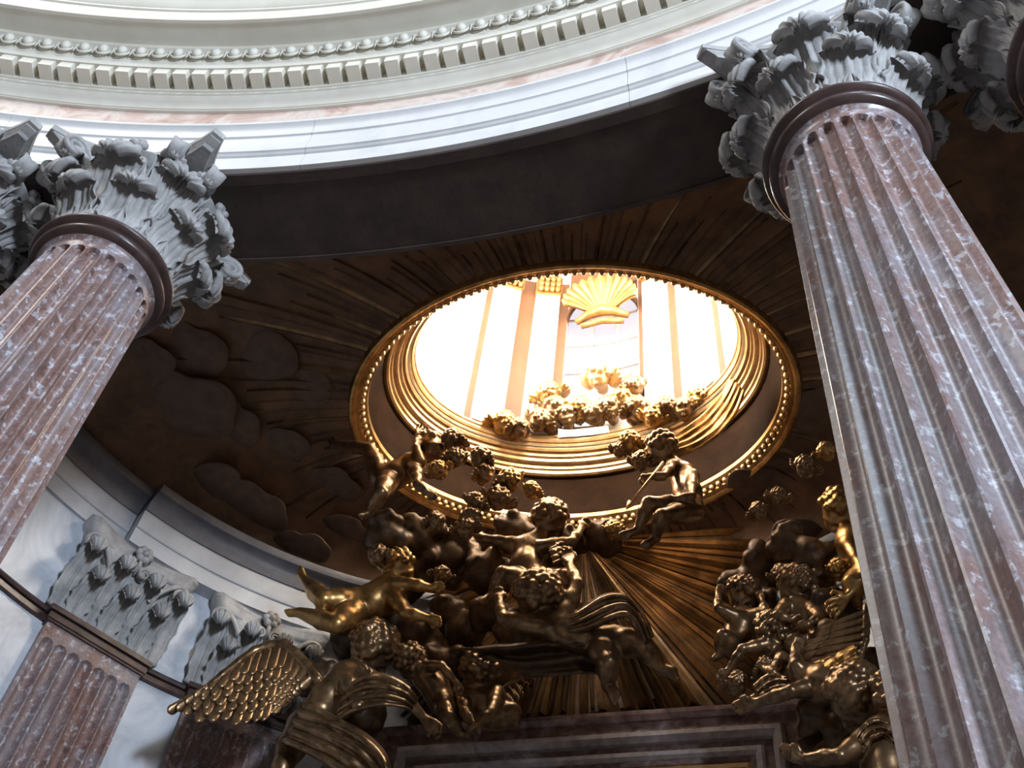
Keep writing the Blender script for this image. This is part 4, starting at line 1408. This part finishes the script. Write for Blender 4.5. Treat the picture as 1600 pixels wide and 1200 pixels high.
# kneeling angel with the great wing, lower left
t, bs = figure('winged_angel', dict(R=.29, fat=.95, head=(582, 1014, 9.3), face=(.5, .7, -.3), crown=(.3, -1, -.2), curls=60, hair=1.1,
    spine=[(566, 1038, 9.3), (542, 1062, 9.25), (514, 1090, 9.25), (494, 1120, 9.3)], rad=(.40, .78, .72, .74),
    arms=[[(572, 1058, 9.15), (620, 1074, 9.0), (664, 1124, 9.3), (692, 1146, 9.35)], [(546, 1074, 9.05), (560, 1104, 8.95), (572, 1068, 9.0), (566, 1048, 9.05)]],
    legs=[[(486, 1136, 9.2), (560, 1166, 9.0), (540, 1240, 9.2)], [(470, 1136, 9.3), (440, 1200, 9.2), (430, 1270, 9.3)]]), BR,
    'kneeling gilded angel with one great feathered wing at the lower left', 'angel', G1, 26)
add_wing(t, bs, [(496, 1062, 9.1), (468, 1028, 9.0), (440, 1004, 8.9), (402, 1014, 8.85), (366, 1040, 8.75), (320, 1078, 8.65)],
         [(446, 1096, 9.05), (430, 1112, 8.95), (408, 1126, 8.85), (366, 1134, 8.75), (318, 1128, 8.65), (262, 1108, 8.55)], 6, 13, BR)
drape('drapery', t, bs, [(540, 1080, 8.95), (580, 1058, 8.85), (622, 1066, 8.9), (650, 1096, 9.1)], [(520, 1130, 9.0), (560, 1108, 8.9), (610, 1104, 8.9), (642, 1112, 9.1)], BR, 3, .045, seed=8)
drape('drapery', t, bs, [(470, 1100, 9.0), (530, 1122, 8.9), (590, 1160, 8.9), (610, 1220, 9.0)], [(440, 1160, 9.0), (500, 1190, 8.9), (540, 1220, 8.9), (570, 1250, 9.0)], BR, 4, .06, seed=9)

# putto reaching down beside the kneeling angel
t, bs = figure('putto', dict(R=.20, head=(640, 1034, 9.5), face=(.4, .8, -.3), crown=(-.2, -1, -.2),
    spine=[(650, 1046, 9.6), (664, 1056, 9.65), (680, 1074, 9.7), (690, 1096, 9.75)],
    arms=[[(664, 1042, 9.5), (690, 1040, 9.4), (712, 1066, 9.5), (722, 1084, 9.55)]],
    legs=[[(694, 1100, 9.7), (700, 1120, 9.6), (720, 1146, 9.8), (734, 1150, 9.8)]]), BR,
    'gilded putto reaching an arm down between the kneeling angel and the frame', 'putto', G1, 27)

# putto leaning its head on folded arms over the frame
t, bs = figure('putto', dict(R=.235, head=(750, 1052, 9.7), face=(.1, .7, -.6), crown=(.1, -1, -.3),
    spine=[(748, 1076, 9.8), (748, 1094, 9.85), (760, 1108, 9.9), (778, 1116, 9.95)],
    arms=[[(724, 1090, 9.75), (726, 1112, 9.6), (740, 1134, 9.6), (752, 1142, 9.6)], [(776, 1084, 9.75), (768, 1112, 9.6), (746, 1134, 9.55), (732, 1140, 9.55)]],
    legs=[[(782, 1118, 9.95), (800, 1110, 9.9), (806, 1128, 10.0)]]), BR,
    'gilded putto resting on folded arms over the top edge of the frame', 'putto', G1, 28)
add_wing(t, bs, [(772, 1088, 9.95), (796, 1068, 9.95), (828, 1056, 9.95)], [(784, 1112, 9.95), (814, 1096, 9.95), (838, 1066, 9.95)], 3, 6, BR)

# right-hand company ---------------------------------------------------------
t, bs = figure('putto', dict(R=.20, head=(1162, 930, 9.5), face=(-.3, .4, -.8), crown=(0, -1, -.2),
    spine=[(1162, 950, 9.55), (1160, 968, 9.55), (1154, 988, 9.6), (1146, 1008, 9.6)],
    arms=[[(1144, 962, 9.45), (1122, 950, 9.35), (1122, 930, 9.4), (1126, 916, 9.4)], [(1178, 962, 9.45), (1196, 956, 9.35), (1190, 938, 9.4), (1184, 926, 9.4)]],
    legs=[[(1142, 1010, 9.5), (1130, 994, 9.35), (1124, 1022, 9.5), (1114, 1032, 9.5)]]), BR,
    'small dark gilded putto raising both hands, right of the ray fan', 'putto', G1, 29)
t, bs = figure('putto', dict(R=.21, head=(1208, 990, 9.3), face=(-.6, .6, -.3), crown=(-.1, -1, -.2),
    spine=[(1214, 1010, 9.35), (1222, 1026, 9.4), (1226, 1044, 9.45), (1224, 1062, 9.45)],
    arms=[[(1196, 1008, 9.25), (1160, 1014, 9.15), (1138, 1048, 9.25), (1122, 1062, 9.3)], [(1222, 1032, 9.2), (1208, 1052, 9.1), (1194, 1044, 9.15), (1184, 1038, 9.15)]],
    legs=[[(1218, 1064, 9.4), (1196, 1066, 9.3), (1186, 1088, 9.4), (1174, 1092, 9.4)]]), BR,
    'gilded putto with bright curls leaning an arm towards the ray fan', 'putto', G1, 30)
t, bs = figure('putto', dict(R=.215, head=(1244, 918, 9.25), face=(-.3, .5, -.7), crown=(.1, -1, -.2),
    spine=[(1246, 938, 9.3), (1250, 956, 9.3), (1256, 976, 9.35), (1262, 994, 9.35)],
    arms=[[(1228, 948, 9.2), (1214, 962, 9.05), (1236, 968, 9.05), (1250, 962, 9.05)], [(1268, 952, 9.2), (1282, 966, 9.05), (1262, 976, 9.0), (1248, 976, 9.0)]],
    legs=[[(1258, 998, 9.3), (1240, 1002, 9.15), (1236, 1024, 9.3), (1226, 1032, 9.3)], [(1272, 1000, 9.3), (1290, 1006, 9.15), (1286, 1030, 9.3), (1280, 1042, 9.3)]]), BR,
    'gilded putto hugging its crossed arms above the leaning putto on the right', 'putto', G1, 31)
t, bs = figure('putto', dict(R=.24, head=(1314, 800, 9.0), face=(-.5, .5, -.4), crown=(-.2, -1, -.3), hair=1.15,
    spine=[(1322, 824, 9.05), (1332, 846, 9.05), (1344, 872, 9.1), (1354, 900, 9.1)],
    arms=[[(1326, 850, 8.95), (1352, 896, 8.8), (1326, 930, 8.85), (1290, 960, 8.85)], [(1350, 842, 8.95), (1372, 866, 8.85), (1380, 896, 8.9), (1384, 914, 8.9)]],
    legs=[[(1348, 906, 9.0), (1330, 912, 8.85), (1340, 944, 9.0)], [(1366, 908, 9.05), (1390, 930, 8.9), (1392, 966, 9.05)]]), B1,
    'gilded putto with brightly lit curls stretching an arm down beside the broad column', 'putto', G1, 32)
t, bs = figure('reclining_angel', dict(R=.27, fat=.95, head=(1336, 1088, 8.75), face=(-.4, .8, -.3), crown=(.2, -1, -.1), curls=60, hair=1.1,
    spine=[(1318, 1078, 8.85), (1288, 1070, 8.9), (1264, 1062, 9.0), (1248, 1050, 9.1)], rad=(.40, .74, .62, .5),
    arms=[[(1270, 1074, 8.9), (1236, 1080, 8.75), (1182, 1098, 9.0), (1150, 1106, 9.1)], [(1256, 1056, 8.9), (1244, 1040, 8.8), (1242, 1018, 8.85), (1250, 1000, 8.85)]],
    legs=[]), BR,
    'reclining gilded angel laying a long arm along the right end of the frame', 'angel', G1, 33)
add_wing(t, bs, [(1354, 950, 8.8), (1352, 1000, 8.8), (1336, 1052, 8.9)], [(1278, 984, 8.95), (1254, 1018, 8.95), (1262, 1060, 9.05)], 2, 8, BR)
drape('drapery', t, bs, [(1276, 1038, 8.75), (1300, 1024, 8.7), (1334, 1006, 8.7)], [(1298, 1062, 8.75), (1314, 1048, 8.7), (1344, 1034, 8.7)], B1, 2, .03, seed=12)
drape('drapery', t, bs, [(1180, 1074, 9.0), (1204, 1056, 8.95), (1226, 1058, 8.9)], [(1186, 1086, 9.0), (1206, 1076, 8.95), (1228, 1074, 8.9)], BR, 2, .03, seed=13)
t, bs = figure('draped_angel', dict(R=.27, fat=1.0, head=(1404, 1098, 8.55), face=(-.6, .6, -.3), crown=(.1, -1, -.2),
    spine=[(1392, 1126, 8.6), (1384, 1156, 8.6), (1384, 1196, 8.6), (1390, 1236, 8.6)], rad=(.42, .8, .76, .76),
    arms=[[(1352, 1158, 8.5), (1312, 1182, 8.35), (1256, 1186, 8.5), (1224, 1172, 8.55)], [(1416, 1150, 8.5), (1430, 1200, 8.4), (1420, 1240, 8.5)]]), BR,
    'draped gilded angel at the foot of the broad column reaching left along the frame', 'angel', G1, 34)
drape('drapery', t, bs, [(1330, 1164, 8.4), (1346, 1140, 8.35), (1370, 1128, 8.35), (1396, 1140, 8.4)], [(1346, 1176, 8.4), (1358, 1154, 8.33), (1376, 1146, 8.33), (1398, 1164, 8.4)], BR, 2, .03, seed=14)

# cherub heads ---------------------------------------------------------------
# on the lantern's inner rim, left to right
rim = [(786, 662, 15), (812, 670, 12), (842, 658, 14), (858, 618, 16), (868, 640, 15), (886, 652, 14), (906, 640, 15), (928, 648, 14), (952, 640, 15), (972, 624, 13), (990, 606, 14), (996, 640, 15), (1020, 652, 13), (1042, 638, 14), (1068, 640, 13), (1096, 622, 13)]
ordn = ['first', 'second', 'third', 'fourth', 'fifth', 'sixth', 'seventh', 'eighth', 'ninth', 'tenth', 'eleventh', 'twelfth', 'thirteenth', 'fourteenth', 'fifteenth', 'sixteenth']
rg = random.Random(5)
for i, (px, py, r) in enumerate(rim):
    x = (px - 930) / 260.0
    Y = 9.72 - .55 * x * x
    cherub(px, py, Y, r * 1.2, (rg.uniform(-.6, .6), rg.uniform(.1, .8), -.7), rg.uniform(-25, 25), 'sunlit winged cherub head, %s from the left along the lantern rim' % ordn[i], 'cherub heads on the lantern rim', 'bronze' if i % 3 else 'gold', True, i)
cherub(936, 588, 9.6, 20, (-.4, .3, -.8), -10, 'golden cherub head with raised wings in front of the lantern window', 'cherub heads on the lantern rim', 'gold_bright', True, 1)
# spilling over the mouldings and down into the vault
spill = [(984, 690, 8.95, 15, 'cherub head hanging over the inner ring right of centre'),
         (1002, 722, 8.85, 14, 'cherub head just left of the putto with the arrow'),
         (968, 704, 9.0, 11, 'small cherub head lowest on the inner ring right of centre'),
         (708, 690, 8.35, 17, 'cherub head at the left end of the inner oculus ring'),
         (686, 736, 8.4, 14, 'brightly lit cherub head right of the kicking putto'),
         (712, 716, 8.4, 14, 'cherub head in the cove above the brightly lit one'),
         (750, 716, 8.6, 16, 'dark cherub head over the left part of the cove'),
         (758, 740, 8.7, 14, 'cherub head below the dark one on the left cove'),
         (796, 752, 8.8, 17, 'cherub head on the bead ring left of centre'),
         (778, 780, 8.85, 18, 'cherub head overlapping the outer ring left of centre'),
         (742, 786, 8.75, 14, 'cherub head on the outer ring left of the overlapping one'),
         (738, 808, 8.8, 13, 'golden cherub head just under the outer ring at left'),
         (830, 766, 8.9, 12, 'small cherub head on the bead ring near the centre'),
         (680, 816, 8.7, 14, 'lit cherub head below the kicking putto'),
         (728, 826, 8.85, 15, 'cherub head at the fingertips of the outstretched arm'),
         (590, 868, 8.9, 15, 'dim cherub head on the cloud above the sprawling putto'),
         (1292, 706, 8.1, 13, 'small cherub head high beside the broad column'),
         (1258, 730, 8.25, 15, 'cherub head left of the small one high beside the broad column'),
         (1216, 776, 8.6, 12, 'faint cherub head below the right end of the oculus'),
         (1186, 800, 8.7, 13, 'dim cherub head left of the faint one below the oculus'),
         (1312, 892, 9.1, 15, 'round cherub head under the brightly lit putto on the right'),
         (1222, 898, 9.3, 14, 'dim cherub head above the hugging putto'),
         (1152, 1070, 9.5, 17, 'dark curly cherub head on the frame beside the ray fan'),
         (1196, 1042, 9.2, 12, 'small cherub head under the leaning putto'),
         (960, 830, 9.35, 14, 'dim cherub head under the centre of the outer ring'),
         (690, 900, 9.3, 13, 'dim cherub head right of the sprawling putto')]
for i, (px, py, Y, r, lab) in enumerate(spill):
    cherub(px, py, Y, r, (rg.uniform(-.7, .7), rg.uniform(.2, .9), -.6), rg.uniform(-30, 30), lab, 'cherub heads of the vault', 'bronze' if i % 4 else 'gold', True, i)

# cloth thrown over the right side of the rim, white scroll at the back of the rim
dr = empty('rim_drapery', at(1120, 640, 9.2)); tag(dr, 'gilded cloth thrown in long folds over the right of the oculus rim', 'drapery')
bs = at(1120, 640, 9.2)
drape('cloth', dr, bs, [(1020, 688, 9.0), (1070, 668, 9.05), (1112, 632, 9.05), (1140, 590, 8.9)], [(1040, 716, 8.8), (1096, 694, 8.8), (1136, 662, 8.75), (1160, 610, 8.65)], B1, 4, .05, seed=20)
sc = empty('white_scroll', at(916, 676, 9.6)); tag(sc, 'pale curling scroll lying on the back of the lantern rim', 'scroll')
drape('sheet', sc, at(916, 676, 9.6), [(872, 670, 9.6), (900, 672, 9.55), (930, 668, 9.55), (950, 666, 9.6)], [(872, 684, 9.6), (900, 682, 9.55), (930, 680, 9.55), (952, 676, 9.6)], M['scroll'], 1, .02, seed=21)
